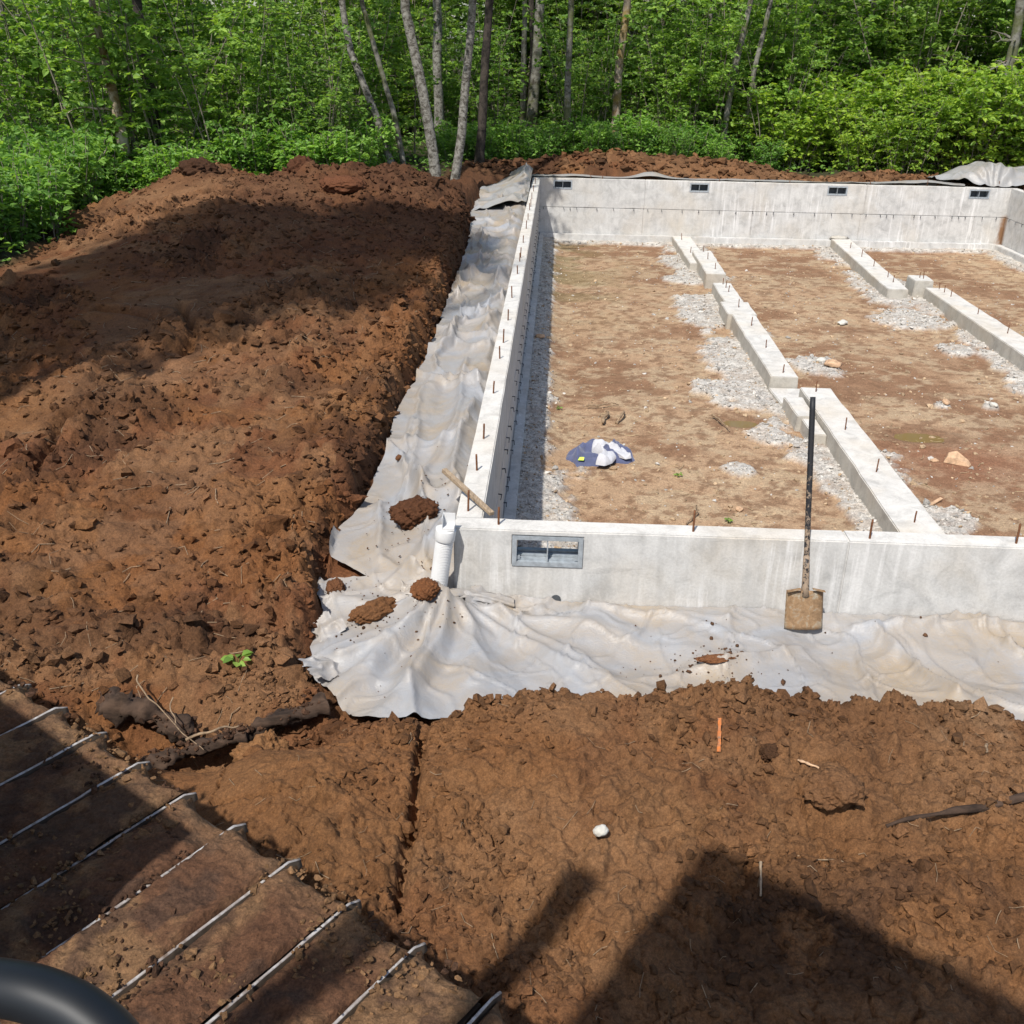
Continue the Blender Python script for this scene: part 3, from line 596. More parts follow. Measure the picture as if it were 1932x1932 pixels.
# reinforcing bars
def rebar_mesh(h, r=0.0062, bend=0.0):
    mb = MB(); zs = np.linspace(-0.05, h, 9); P = np.stack([bend * (zs / h) ** 2 * h, 0 * zs, zs], -1); R = np.full(9, r) * (1 + 0.10 * (np.arange(9) % 2)); mb.tube(P, R, 8)
    me = mb.build('rebar_proto', M_RUST, None, True); d = me.data; bpy.data.objects.remove(me); return d
RB = [rebar_mesh(h, 0.0064, b) for h, b in ((0.115, 0.02), (0.125, -0.03), (0.105, 0.05), (0.135, 0.0))]
def rebar(parent, x, y, z):
    o = bpy.data.objects.new('rebar', random.choice(RB)); link(o, parent); o.location = Vector((x, y, z)) - parent.location
    o.rotation_euler = (random.uniform(-.05, .05), random.uniform(-.05, .05), random.uniform(0, 6.28)); return o
for x, y in [(.078, 2.56), (.072, 1.505), (.07, .9), (.066, .25), (.263, .068), (.08, 16.4), (.077, 15.2), (.075, 14.1), (.073, 12.73), (.085, 13.1), (.08, 11.64), (.079, 10.76), (.076, 9.52), (.08, 8.12), (.08, 8.4), (.081, 7.33), (.073, 6.01), (.079, 4.99), (.077, 4.11), (.073, 3.57),
             (1.416, .065), (2.444, .05), (3.293, .058), (4.4, .06), (5.6, .07), (1.25, L + .08), (1.5, L + .08), (4.0, L + .08), (5.5, L + .09), (7.2, L + .08), (8.4, L + .08), (9.9, L + .08), (W + .08, 17.0), (W + .08, 15.8), (W + .08, 14.2)]:
    rebar(FND, x, y, 0)
# form ties left in the seam
def tie_mesh():
    mb = MB(); mb.box((-0.004, -0.028, -0.004), (0.004, 0.004, 0.004)); mb.box((-0.006, -0.030, -0.045), (0.006, -0.024, 0.004)); o = mb.build('t', M_MESH); d = o.data; bpy.data.objects.remove(o); return d
TIE = tie_mesh()
def tie(x, y, z, rz):
    o = bpy.data.objects.new('form_tie', TIE); link(o, FND); o.location = (x, y, z - ZF); o.rotation_euler = (random.uniform(-.2, .2), random.uniform(-.35, .35), rz)
x = 0.25
while x < W - 0.1: tie(x, L, -0.606, 0); x += random.choice((0.30, 0.36, 0.44, 0.14))
y = 1.0
while y < L - 0.2: tie(T, y, -0.606, -math.pi / 2 + math.pi); tie(T, y + random.uniform(-.1, .1), -1.08, math.pi / 2); y += random.uniform(0.28, 0.55)
y = 14.6
while y < L - 0.1: tie(W, y, -0.606, -math.pi / 2); y += 0.32
# vents
def vent(cx0, cx1, z0, z1, y0, y1, side, see):
    """side -1: flange on the face at y0 (outside), +1 the other way; see = open through"""
    mb = MB(); t = 0.011; fl = 0.016; pr = 0.004
    mb.box((cx0, y0 - pr, z0), (cx0 + t, y1 + pr, z1)); mb.box((cx1 - t, y0 - pr, z0), (cx1, y1 + pr, z1))
    mb.box((cx0 + t, y0 - pr, z1 - t), (cx1 - t, y1 + pr, z1)); mb.box((cx0 + t, y0 - pr, z0), (cx1 - t, y1 + pr, z0 + t))
    for yy0, yy1 in ((y0 - pr - 0.003, y0 - pr), (y1 + pr, y1 + pr + 0.003)):
        mb.box((cx0 - fl, yy0, z0 - fl), (cx0 + t, yy1, z1 + fl)); mb.box((cx1 - t, yy0, z0 - fl), (cx1 + fl, yy1, z1 + fl))
        mb.box((cx0 + t, yy0, z1 - t), (cx1 - t, yy1, z1 + fl)); mb.box((cx0 + t, yy0, z0 - fl), (cx1 - t, yy1, z0 + t))
    V = np.concatenate(mb.V) + np.array([0, 0, 0]); mb.V = [V]
    o = mb.build('foundation_vent', M_GALV, FND); o.location = (0, 0, -ZF)
    xm = (cx0 + cx1) / 2
    d = MB(); d.box((xm - 0.0035, y0 - 0.002, z0 + t), (xm + 0.0035, y1 + 0.002, z1 - t)); d.build('divider', M_GALV, o)
    if see:
        s = MB()
        for k, yy in enumerate((y0 + 0.015, y0 + 0.055, y0 + 0.10)): s.box((cx0 + t, yy, z0 + t), (cx1 - t, yy + 0.036, z0 + t + 0.010 + 0.009 * k))
        s.build('sill_step', M_GALV, o)
        lg = MB()
        for xx in (cx0 + t, cx1 - t - 0.02): lg.box((xx, y0 + 0.008, z0 + t + 0.012), (xx + 0.02, y0 + 0.02, z0 + t + 0.034))
        lg.build('latch_tab', M_GALV, o)
    else:
        for xa, xb in ((cx0 + t, xm - 0.0035), (xm + 0.0035, cx1 - t)):
            s = MB(); s.box((xa, y1 - 0.03, z0 + t), (xb, y1 - 0.026, z1 - t)); s.build('screen', M_MESH, o)
    return o
vent(NV[0] + .012, NV[1] - .012, NV[2] + .012, NV[3] - .012, 0, TN, -1, True)
for a, b in FVENT: vent(a + .008, b - .008, FVZ[0] + .008, FVZ[1] - .008, L, YB, 1, False)
# small drain outlet low in the near wall
mb = MB(); mb.tube([(0.62, -0.006, -0.455), (0.62, 0.03, -0.455)], 0.03, 16); o = mb.build('drain_hole', M_MESH, FND, False); o.location = (0, 0, -ZF)

# ------------------------------------------------------------------ pad and strip footings inside
def strip(name, segs, label, bars, group=None):
    """segs: list of (xl_far, xr_far, y_far, xl_near, xr_near, y_near, ztop)"""
    y0 = min(s[5] for s in segs); cx = (segs[0][0] + segs[0][1]) / 2
    t = empty(name, (cx, y0, ZF)); tag(t, label, 'footing', group)
    for s in segs:
        xlf, xrf, yf, xln, xrn, yn, zt = s; n = max(2, int(abs(yf - yn) / 0.28) + 1); V = []; F = []
        for k in range(n + 1):
            f = k / n; y = lerp(yf, yn, f); xl = lerp(xlf, xln, f); xr = lerp(xrf, xrn, f)
            for (xx, zz) in ((xl - .012, ZF - .06), (xl, zt), ((xl + xr) / 2, zt), (xr, zt), (xr + .012, ZF - .06)):
                e = RNG.normal(0, 0.004, 3); V.append((xx + e[0] - cx, y - y0 + (e[1] if 0 < k < n else e[1] * .3), zz + e[2] * .5 - ZF))
            if k:
                for q in range(4): F.append(((k - 1) * 5 + q, (k - 1) * 5 + q + 1, k * 5 + q + 1, k * 5 + q))
        me = mesh_np('concrete_strip', np.array(V), [np.array(F), np.array([(4, 3, 2, 1, 0), (n * 5, n * 5 + 1, n * 5 + 2, n * 5 + 3, n * 5 + 4)])], False, [M_FOOT, M_TOP])
        bm = bmesh.new(); bm.from_mesh(me); bmesh.ops.recalc_face_normals(bm, faces=bm.faces[:])
        bmesh.ops.bevel(bm, geom=[e for e in bm.edges if len(e.link_faces) == 2 and e.calc_face_angle(0) > 0.6], offset=0.009, segments=2, affect='EDGES', clamp_overlap=True)
        for f in bm.faces: f.material_index = 1 if f.normal.z > 0.7 else 0
        bm.to_mesh(me); bm.free(); obj('concrete_strip', me, t)
    for x, y, z in bars: rebar(t, x, y, z)
    return t
strip('strip_footing', [(3.08, 3.47, L - .14, 3.12, 3.5, 14.3, -1.14)], 'low concrete strip footing butting the far wall under the left end of the second vent', [(3.23, 16.9, -1.14), (3.25, 15.4, -1.14)])
strip('strip_footing', [(3.26, 3.63, 15.2, 3.25, 3.60, 12.95, -1.06)], 'short raised concrete footing set beside the low strip, with three bars', [(3.46, 15.1, -1.06), (3.45, 14.35, -1.06), (3.46, 13.39, -1.06)])
strip('strip_footing', [(3.29, 3.60, 12.42, 3.29, 3.60, 10.93, -1.103), (3.22, 3.66, 10.97, 3.22, 3.66, 10.13, -1.098), (3.28, 3.64, 10.16, 3.28, 3.62, 6.93, -1.104)], 'long jogged concrete strip footing in the middle of the crawl space', [(3.45, 12.30, -1.1), (3.46, 12.03, -1.1), (3.46, 11.72, -1.1), (3.45, 10.59, -1.1), (3.46, 9.46, -1.1), (3.46, 8.28, -1.1), (3.46, 7.1, -1.1)])
strip('strip_footing', [(3.55, 3.91, 6.5, 3.53, 3.93, TN + .003, -1.10)], 'wide concrete strip footing running into the near wall right of the shovel handle', [(3.7, 6.34, -1.1), (3.72, 5.04, -1.1), (3.72, 3.85, -1.1), (3.73, 2.71, -1.1)])
strip('footing_block', [(3.31, 3.53, 6.25, 3.32, 3.53, 5.55, -1.14), (3.38, 3.535, 5.56, 3.39, 3.535, 5.05, -1.17)], 'low concrete block tucked against the left side of the wide strip footing', [])
strip('footing_pad', [(3.26, 3.66, 6.9, 3.3, 3.60, 6.3, -1.24)], 'thin rough concrete pad between the jogged strip and the wide strip', [])
strip('strip_footing', [(6.49, 6.90, L - .14, 6.26, 6.62, 12.3, -1.11)], 'concrete strip footing slanting from the far wall to the small square pad', [(6.62, 16.2, -1.11), (6.61, 15.29, -1.11), (6.58, 14.32, -1.11), (6.55, 13.3, -1.11), (6.52, 12.88, -1.11)])
strip('footing_block', [(6.78, 7.12, 12.98, 6.77, 7.10, 12.52, -1.00)], 'small raised square concrete block with two bars standing between the right strips', [(6.94, 12.8, -1.0), (6.98, 12.72, -1.0)])
strip('strip_footing', [(6.94, 7.32, 12.46, 6.90, 7.31, 8.0, -1.10), (6.905, 7.305, 8.02, 6.9, 7.3, TN + .003, -1.098)], 'concrete strip footing at the right edge running towards the near wall', [(7.15, 12.36, -1.1), (7.15, 12.1, -1.1), (7.15, 11.78, -1.1), (7.15, 10.57, -1.1), (7.15, 9.41, -1.1)])
# lump of slag where the right strip meets the far wall
def lump_mesh(name, size, mat, seed=0, sub=3, rough=0.35, freq=3.0, col=None, flatb=0.35):
    bm = bmesh.new(); bmesh.ops.create_icosphere(bm, subdivisions=sub, radius=1.0); V = np.array([v.co[:] for v in bm.verts])
    F = np.array([[v.index for v in f.verts] for f in bm.faces]); bm.free()
    q = V * freq + seed * 3.7
    d = 1 + rough * 2 * (fbm(q[:, 0] + q[:, 2] * .6, q[:, 1] - q[:, 2] * .8, seed, 3, .6) - .5) + rough * (fbm(q[:, 0] * 3 - q[:, 2] * 2.1, q[:, 1] * 3 + q[:, 2] * 1.7, seed + 3, 2) - .5)
    V = V * d[:, None] * np.array(size); V[:, 2] = np.maximum(V[:, 2], -flatb * size[2])
    return mesh_np(name, V, F, True, [mat], None if col is None else np.broadcast_to(np.array(col), V.shape))
def lump(name, loc, size, mat, label, cat, seed=0, rz=0.0, group=None, **kw):
    o = obj(name, lump_mesh(name, size, mat, seed, **kw)); o.location = loc; o.rotation_euler = (0, 0, rz); tag(o, label, cat, group); return o
lump('concrete_lump', (6.66, L - .07, -1.10), (.20, .08, .05), M_FOOT, 'ragged grey lump of spilled concrete on the far wall footing', 'concrete', 3)

# ------------------------------------------------------------------ puddles, pebbles, sticks on the crawl floor
mw, nt, b = newmat('muddy_water'); b.inputs['Base Color'].default_value = (0.20, 0.13, 0.05, 1); b.inputs['Roughness'].default_value = 0.06; b.inputs['Specular IOR Level'].default_value = 0.5
bump(nt, b, noise(nt, coords(nt), 30, 2), 0.05, 0.002)
for k, (px, py, rx, ry) in enumerate(PUDDLES):
    n = 48; a = np.arange(n) * 2 * np.pi / n; rr = 1.25 + 0.3 * (vn(np.cos(a) * 2 + 5 * k, np.sin(a) * 2, 3) - .5)
    zc = float(zcrawl(np.array([px]), np.array([py]), False)[0]) + 0.012
    V = np.vstack([[(px, py, zc)], np.stack([px + rx * rr * np.cos(a), py + ry * rr * np.sin(a), np.full(n, zc)], -1)])
    o = obj('puddle', mesh_np('puddle', V, np.array([(0, 1 + i, 1 + (i + 1) % n) for i in range(n)]), False, [mw])); tag(o, kind='structure')

ICO0 = None
def ico(sub):
    bm = bmesh.new(); bmesh.ops.create_icosphere(bm, subdivisions=sub, radius=1.0); V = np.array([v.co[:] for v in bm.verts]); F = np.array([[v.index for v in f.verts] for f in bm.faces]); bm.free(); return V, F
IC = {1: ico(1), 2: ico(2)}
def scatter(name, P, S, colors, mat, sub, kind_label, cat, rough=0.28, flat=0.75, seed=1, smooth=True):
    V0, F0 = IC[sub]; n = len(P); rg = np.random.default_rng(seed)
    # random rotations
    q = rg.normal(size=(n, 4)); q /= np.linalg.norm(q, axis=1, keepdims=True); w, x, y, z = q.T
    Rm = np.stack([1 - 2 * (y * y + z * z), 2 * (x * y - z * w), 2 * (x * z + y * w), 2 * (x * y + z * w), 1 - 2 * (x * x + z * z), 2 * (y * z - x * w), 2 * (x * z - y * w), 2 * (y * z + x * w), 1 - 2 * (x * x + y * y)], -1).reshape(n, 3, 3)
    rad = 1 + rough * rg.normal(size=(n, len(V0))); ax = rg.uniform(0.6, 1.25, (n, 1, 3))
    V = np.einsum('nij,nkj->nki', Rm, V0[None] * rad[..., None] * ax) * S[:, None, None]; V[..., 2] *= flat
    V = V + P[:, None, :]; F = (F0[None] + (np.arange(n) * len(V0))[:, None, None]).reshape(-1, 3)
    c = np.repeat(colors, len(V0), 0) if colors is not None else None
    o = obj(name, mesh_np(name, V.reshape(-1, 3), F, smooth, [mat], c)); tag(o, kind_label, cat, None, 'stuff'); return o
# crushed slag and pebbles on the crawl floor
rg = np.random.default_rng(3); n = 70000
px = rg.uniform(T + .12, 9.9, n); py = 1.5 + (L - 1.7) * rg.random(n) ** 1.35
g = gravelmask(px, py); keep = rg.random(n) < (0.10 + 0.75 * g); px, py, g = px[keep], py[keep], g[keep]
S = rg.lognormal(math.log(0.011), 0.45, len(px)).clip(.005, .04); pz = zcrawl(px, py) + S * 0.25
cc = np.where((rg.random(len(px)) < 0.2 + .7 * g)[:, None], np.array([.54, .52, .48]), np.array([.46, .34, .22])) * rg.uniform(.6, 1.2, (len(px), 1))
scatter('gravel', np.stack([px, py, pz], -1), S, cc, M_CRAWL, 1, 'crushed pale concrete crumbs and pebbles strewn over the crawl space floor', 'gravel', 0.25, 0.7, 4, False)

# ------------------------------------------------------------------ plastic sheeting
def sheet(name, x0, x1, y0, y1, stepx, stepy, sfun, label, zfun, mat):
    X = np.arange(x0, x1, stepx); Y = np.arange(y0, y1, stepy); gx, gy = np.meshgrid(X, Y, indexing='ij')
    V = np.stack([gx, gy, gx * 0], -1).reshape(-1, 3); i, j = np.meshgrid(np.arange(len(X) - 1), np.arange(len(Y) - 1), indexing='ij'); m = len(Y)
    F = np.stack([i * m + j, (i + 1) * m + j, (i + 1) * m + j + 1, i * m + j + 1], -1).reshape(-1, 4); c = V[F].mean(1)
    F = F[sfun(c[:, 0], c[:, 1]) < 0]; u, inv = np.unique(F.ravel(), return_inverse=True); F = inv.reshape(-1, 4); V = V[u]
    # move the rim on to the outline so that it is no staircase
    e = np.sort(np.concatenate([F[:, [0, 1]], F[:, [1, 2]], F[:, [2, 3]], F[:, [3, 0]]]), 1); ek = e[:, 0].astype(np.int64) * len(V) + e[:, 1]; uq, ct = np.unique(ek, return_counts=True); bk = uq[ct == 1]; bv = np.unique(np.concatenate([bk // len(V), bk % len(V)]))
    P0 = V[bv, :2].copy(); P = P0.copy(); h = .004
    for _ in range(4):
        s0 = sfun(P[:, 0], P[:, 1]); g = np.stack([(sfun(P[:, 0] + h, P[:, 1]) - sfun(P[:, 0] - h, P[:, 1])) / (2 * h), (sfun(P[:, 0], P[:, 1] + h) - sfun(P[:, 0], P[:, 1] - h)) / (2 * h)], -1)
        P = P - (s0 / np.maximum((g ** 2).sum(1), .2))[:, None] * g; d = P - P0; P = P0 + np.clip(d, -stepx * 1.1, stepx * 1.1)
    V[bv, :2] = P; V[:, 2] = zfun(V[:, 0], V[:, 1])
    o = obj(name, mesh_np(name, V, F, True, [mat])); tag(o, label, 'plastic sheet'); return o
def edge_n(x, y): return 0.06 * (fbm(x * 3.2, y * 3.2, 61, 3) - .5) + 0.012 * (fbm(x * 17, y * 17, 63, 2) - .5)
def split(x, y): return (y - 0.02) + 0.75 * (x + 0.02)            # line running out of the corner down left
MX = lambda *a: np.maximum.reduce(a)
kl = lambda x, y: MX(poly_sd(x, y, POLY) + edge_n(x, y) - 0.02, x + .004, -.30 - split(x, y), y - 17.85)
kf = lambda x, y: MX(poly_sd(x, y, POLY) + edge_n(x, y) - 0.04, np.minimum(y + .006, x + .03), np.where(x > .1, -1., split(x, y) + .12 - 0.10 * (fbm(x * 5, y * 5, 66, 3) - .5)), y - .2)
zl = lambda x, y: zplastic(x, y)
zf = lambda x, y: zplastic(x, y) + 0.012 + 0.05 * sstep(-0.32, -0.10, split(x, y)) * sstep(.3, 0., x)
SHL = sheet('plastic_sheet', -1.15, 0.0, -0.9, 17.9, 0.016, 0.020, kl, 'dirty white plastic sheet lining the trench outside the left wall', zl, M_PLASTIC)
SHF = sheet('plastic_sheet', -0.85, 6.5, -1.35, 0.1, 0.013, 0.013, kf, 'wrinkled muddy plastic sheet spread in front of the near wall', zf, M_PLASTIC)
# gathered knot of plastic at the corner
mb = MB()
def knot(path, r0, r1, seed):
    P = np.array(path, float); t = np.linspace(0, 1, 26); k = np.linspace(0, 1, len(P)); Q = np.stack([np.interp(t, k, P[:, i]) for i in range(3)], -1)
    n = 22; ang = np.arange(n) * 2 * np.pi / n; V = []; F = []
    T_ = np.gradient(Q, axis=0); T_ /= np.linalg.norm(T_, axis=1, keepdims=True)
    for i in range(26):
        up = np.array([0, 0, 1.0]); s = np.cross(T_[i], up); s /= np.linalg.norm(s); w = np.cross(s, T_[i])
        r = lerp(r0, r1, t[i]) * (1 + 0.42 * np.cos(ang * 5 + t[i] * 5 + seed) * (0.4 + 0.6 * vn(np.full(n, t[i] * 4), ang * 1.2, seed)) + 0.25 * (vn(ang * 2.0, np.full(n, t[i] * 9), seed + 2) - .5))
        V.append(Q[i] + r[:, None] * (np.cos(ang)[:, None] * s + 0.62 * np.sin(ang)[:, None] * w))
    for i in range(25):
        for j in range(n): F.append((i * n + j, i * n + (j + 1) % n, (i + 1) * n + (j + 1) % n, (i + 1) * n + j))
    mb.add(np.concatenate(V), F)
knot([(-0.30, -0.36, -.46), (-0.12, -0.20, -.40), (0.02, -0.11, -.38), (0.12, -0.05, -.42)], 0.075, 0.032, 1)
knot([(0.20, -0.10, -.46), (0.08, -0.09, -.40), (-0.04, -0.14, -.40), (-0.12, -0.24, -.45)], 0.05, 0.035, 4)
knot([(0.36, -0.06, -.47), (0.20, -0.08, -.42), (0.07, -0.10, -.40)], 0.05, 0.03, 6)
mb.build('gathered_knot', M_PLASTIC, SHF, True)
# torn crumpled scraps at the outer edge
def crumple(name, loc, sx, sy, amp, seed, rz, mat, parent=None, res=34, jag=0.5):
    u = np.linspace(-1, 1, res); gx, gy = np.meshgrid(u, u, indexing='ij')
    r = ridge(gx * 1.1 + seed, gy * 1.1 - seed, seed, 2); z = amp * (2.2 * np.maximum(r - .55, 0) + 0.6 * (fbm(gx * 2 + seed, gy * 2, seed + 2, 2) - .5))
    V = np.stack([gx * sx, gy * sy, z], -1).reshape(-1, 3); i, j = np.meshgrid(np.arange(res - 1), np.arange(res - 1), indexing='ij')
    F = np.stack([i * res + j, (i + 1) * res + j, (i + 1) * res + j + 1, i * res + j + 1], -1).reshape(-1, 4); c = V[F].mean(1)
    a = np.arctan2(c[:, 1] / sy, c[:, 0] / sx); rad = np.hypot(c[:, 0] / sx, c[:, 1] / sy)
    F = F[rad < 0.95 + jag * 2 * (fbm(a * 1.6 + seed, a * 0 + seed, seed + 5, 3) - .6)]; uq, inv = np.unique(F.ravel(), return_inverse=True)
    o = obj(name, mesh_np(name, V[uq], inv.reshape(-1, 4), True, [mat]), parent); o.location = loc; o.rotation_euler = (0, 0, rz); return o
o = crumple('torn_plastic', (-0.66, -0.52, -.44), .11, .15, .035, 5, .4, M_PLASTIC, None, 44); tag(o, 'torn ragged strip of plastic standing up at the left rim of the sheet', 'plastic scrap'); o.rotation_euler = (.5, -.35, .4)
o = crumple('torn_plastic', (-0.60, -0.84, -.46), .16, .09, .035, 9, .2, M_PLASTIC, None, 44); tag(o, 'crumpled grey plastic fold at the lower left tip of the sheet', 'plastic scrap'); o.rotation_euler = (.35, .3, .5)
# far left: sheet bunched up beside and over the wall end
def zbunch(x, y): 
    c = ridge(x * 1.4 + y * .5, y * 1.1 - x * .6, 3, 2)
    return -0.12 + 0.16 * sstep(-0.9, -0.15, x) + 0.24 * np.maximum(c - .6, 0) + 0.1 * (fbm(x * 2, y * 1.5, 5, 2) - .5)
SHB = sheet('plastic_sheet', -1.4, -0.005, 13.2, 18.0, 0.02, 0.025, lambda x, y: MX((-1.0 - 0.35 * sstep(13.9, 14.3, y) * sstep(15.3, 14.6, y) + 0.75 * sstep(15.6, 17.6, y) + 0.3 * (fbm(x * 0 + 3, y * 1.3, 7, 3) - .5)) - x, x + .008, 13.3 + .3 * fbm(x * 3, y * 0, 3, 2) - y, y - 17.8), 'tan grey bunched plastic folds hanging beside the far end of the left wall', zbunch, M_PLASTIC_G)
def zfar(x, y):                                                    # laid over the outer edge of the far wall
    f = (y - (L + 0.04)) / 0.5
    top = 0.012 + 0.05 * np.maximum(fbm(x * 1.1, y * 0 + 2, 8, 3) - .35, 0) + 0.12 * np.exp(-((x - 2.55) / 0.35) ** 2) + 0.05 * np.exp(-((x - 0.9) / 0.5) ** 2) + 0.07 * np.exp(-((x - 8.4) / 0.7) ** 2)
    return top * np.sin(np.clip(f + .05, 0, 1) * math.pi) ** .7 + 0.006 - 0.25 * sstep(0.45, 1.0, f) + 0.012 * (fbm(x * 6, y * 6, 9, 2) - .5)
SHX = sheet('plastic_sheet', -0.05, 9.2, L + 0.05, L + 0.62, 0.03, 0.018, lambda x, y: L + 0.06 + 0.05 * fbm(x * 2, y * 0, 3, 2) + .09 * sstep(5.7, 6.1, x) * sstep(7.2, 6.8, x) - y, 'narrow plastic edge lying along the top of the far wall', zfar, M_PLASTIC_G)
def zheap(x, y):
    b = 0.30 * np.exp(-((x - 9.75) / 0.55) ** 2) + 0.26 * np.exp(-((x - 10.9) / 0.7) ** 2) + 0.06
    fan = 0.06 * (np.cos((np.arctan2(y - 17.3, x - 9.75)) * 16) * .5 + .5) * sstep(1.4, .2, np.abs(x - 9.75)); c = ridge(x * 1.8, y * 1.8, 5, 2)
    return b * sstep(L + 0.0, L + 0.35, y) * sstep(19.3, 18.4, y) + 0.012 + fan * sstep(L, L + .2, y) + 0.16 * np.maximum(c - .55, 0) - 0.22 * sstep(18.3, 19.3, y)
SHH = sheet('plastic_sheet', 8.75, 12.6, L + 0.03, 19.4, 0.022, 0.022, lambda x, y: MX(np.hypot((x - 10.7) / 1.95, (y - 18.35) / 1.05) - 1 - .1 * fbm(x * 3, y * 3, 4, 2), L + .035 - y), 'heap of grey plastic bunched over the far right corner of the foundation', zheap, M_PLASTIC_G)

# ------------------------------------------------------------------ loose soil
rg = np.random.default_rng(21)
def place(n, box, zoff, smin, smean, ssd, smax, dens, seed):
    rg = np.random.default_rng(seed); x = rg.uniform(box[0], box[1], n); y = rg.uniform(box[2], box[3], n)
    k = rg.random(n) < dens(x, y); x, y = x[k], y[k]; S = rg.lognormal(math.log(smean), ssd, len(x)).clip(smin, smax); z = zsoil(x, y) + S * zoff
    return np.stack([x, y, z], -1), S
bankd = lambda x, y: np.exp(-((poly_sd(x, y, POLY) - 0.16) / 0.20) ** 2)
outside = lambda x, y: (poly_sd(x, y, POLY) > 0.03) & ~inside_house(x, y) & (poly_sd(x, y, FOREST) < 0.1)
P1, S1 = place(90000, (-6.5, 0.0, -1.6, 12.6), .15, .008, .018, .5, .055, lambda x, y: outside(x, y) * (0.035 + 0.68 * clodmask(x, y)) * (0.38 + 0.9 * bankd(x, y)), 1)
P2, S2 = place(60000, (-2.5, 4.2, -3.4, -0.9), .10, .004, .0095, .55, .045, lambda x, y: outside(x, y) * (0.10 + 0.35 * clodmask(x, y) + 0.5 * bankd(x, y)) * sstep(.3, .7, fbm(x * 1.7, y * 1.7, 81, 3)) * 1.6, 2)
P3, S3 = place(2500, (-1.5, 12, 17.8, 19.6), .15, .02, .05, .4, .13, lambda x, y: outside(x, y) * 0.8, 3)
P4, S4 = place(1800, (-6.8, 0.0, -1.2, 13.2), .05, .035, .052, .38, .11, lambda x, y: outside(x, y) * (0.08 + 0.9 * bankd(x, y) + 0.35 * sstep(10.8, 12, y)), 4)
for nm, P_, S_, sb, sd_ in (('soil_crumbs', np.vstack([P1, P3]), np.concatenate([S1, S3]), 1, 5), ('soil_crumbs', P2, S2, 1, 6)):
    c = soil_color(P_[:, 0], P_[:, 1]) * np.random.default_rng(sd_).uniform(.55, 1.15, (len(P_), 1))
    scatter(nm, P_, S_, c, M_CLOD, sb, {5: 'loose brown soil crumbs over the bulldozed field and banks', 6: 'fine loose soil crumbs over the foreground earth'}[sd_], 'soil', .36, .7, sd_, False)
c4 = soil_color(P4[:, 0], P4[:, 1]) * np.random.default_rng(9).uniform(.6, 1.1, (len(P4), 1))
scatter('soil_clods', P4, S4, c4, M_CLOD, 2, 'larger broken soil clods along the top of the trench bank', 'soil', .22, .7, 8, False)
# crumbs of soil spilled on the plastic
rg = np.random.default_rng(31); n = 700
px = np.concatenate([rg.normal(1.45, .22, 90), rg.normal(-.5, .2, 80), rg.uniform(-.7, 4, 40), rg.normal(-.35, .2, 80)]); py = np.concatenate([rg.normal(-.62, .12, 90), rg.normal(-.25, .3, 80), rg.uniform(-.95, -.1, 40), rg.normal(.5, .6, 80)])
for cx_, cy_, rr_ in ((-.33, .72, .2), (-.13, -.31, .14), (-.44, -.36, .17), (1.5, -.62, .16), (-.7, -.02, .1)):
    a_ = rg.normal(rr_ * 40, 1.3, 34); d_ = rr_ * (.5 + 1.1 * rg.random(34) ** 1.6); px = np.concatenate([px, cx_ + d_ * np.cos(a_)]); py = np.concatenate([py, cy_ + d_ * np.sin(a_)])
k = (poly_sd(px, py, POLY) < 0) & ((py < -.02) | (px < -.02)); px, py = px[k], py[k]; S = rg.lognormal(math.log(.0042), .55, len(px)).clip(.0015, .016)
scatter('spilled_crumbs', np.stack([px, py, zplastic(px, py) + .014 + S * .3], -1), S, np.array([.13, .068, .037]) * rg.uniform(.5, 1.1, (len(px), 1)), M_CLOD, 1, 'crumbs of soil spilled on the plastic sheet', 'soil', .25, .7, 12)
def zp1(x, y): return float(zplastic(np.array([x]), np.array([y]))[0])
def zs1(x, y): return float(zsoil(np.array([x]), np.array([y]))[0])
def clod(loc, size, label, seed, rz=0, col=(.21, .105, .055), **kw):
    kw.setdefault('rough', .34); kw.setdefault('flatb', .9); kw.setdefault('sub', 5); kw.setdefault('freq', 2.2)
    return lump('soil_clod', loc, size, M_CLOD, label, 'soil clod', seed, rz, None, col=(col[0] * .66, col[1] * .60, col[2] * .55), **kw)
clod((-0.33, 0.72, zp1(-.33, .72) + .05), (.15, .11, .10), 'big dark soil clod resting on the plastic left of the white pipe', 2, .3, (.135, .064, .034))
clod((-0.13, -0.31, zp1(-.13, -.31) + .02), (.085, .075, .055), 'reddish soil clod heaped at the foot of the white pipe', 4, .9, (.25, .115, .052))
clod((-0.44, -0.36, zp1(-.44, -.36) + .05), (.15, .07, .06), 'long soil clod lying on the plastic left of the twisted knot', 6, .75, (.26, .135, .064))
clod((-0.58, 1.72, zp1(-.58, 1.72) + .015), (.028, .025, .022), 'tiny soil lump alone on the plastic of the left trench', 7, .2)
clod((-0.72, -0.02, zp1(-.7, -.02) + .03), (.055, .06, .055), 'soil lump at the left rim of the plastic sheet', 9, .2)
clod((1.50, -0.62, zp1(1.5, -.62) + .002), (.10, .035, .012), 'thin smear of red soil on the plastic below the shovel', 11, .25, (.28, .135, .066))
clod((-0.80, -1.42, zs1(-.8, -1.42) + .03), (.13, .085, .09), 'pale tan soil lump sitting over the buried root', 13, .4, (.34, .19, .09))
clod((-0.77, -1.38, zs1(-.8, -1.42) + .09), (.035, .035, .05), 'knob of tan soil perched on the pale lump', 14, .1, (.34, .19, .09))
clod((1.62, -1.52, zs1(1.62, -1.52) + .02), (.045, .04, .035), 'dark clod lying in the foreground right of the crack', 15, .1, (.10, .055, .03))
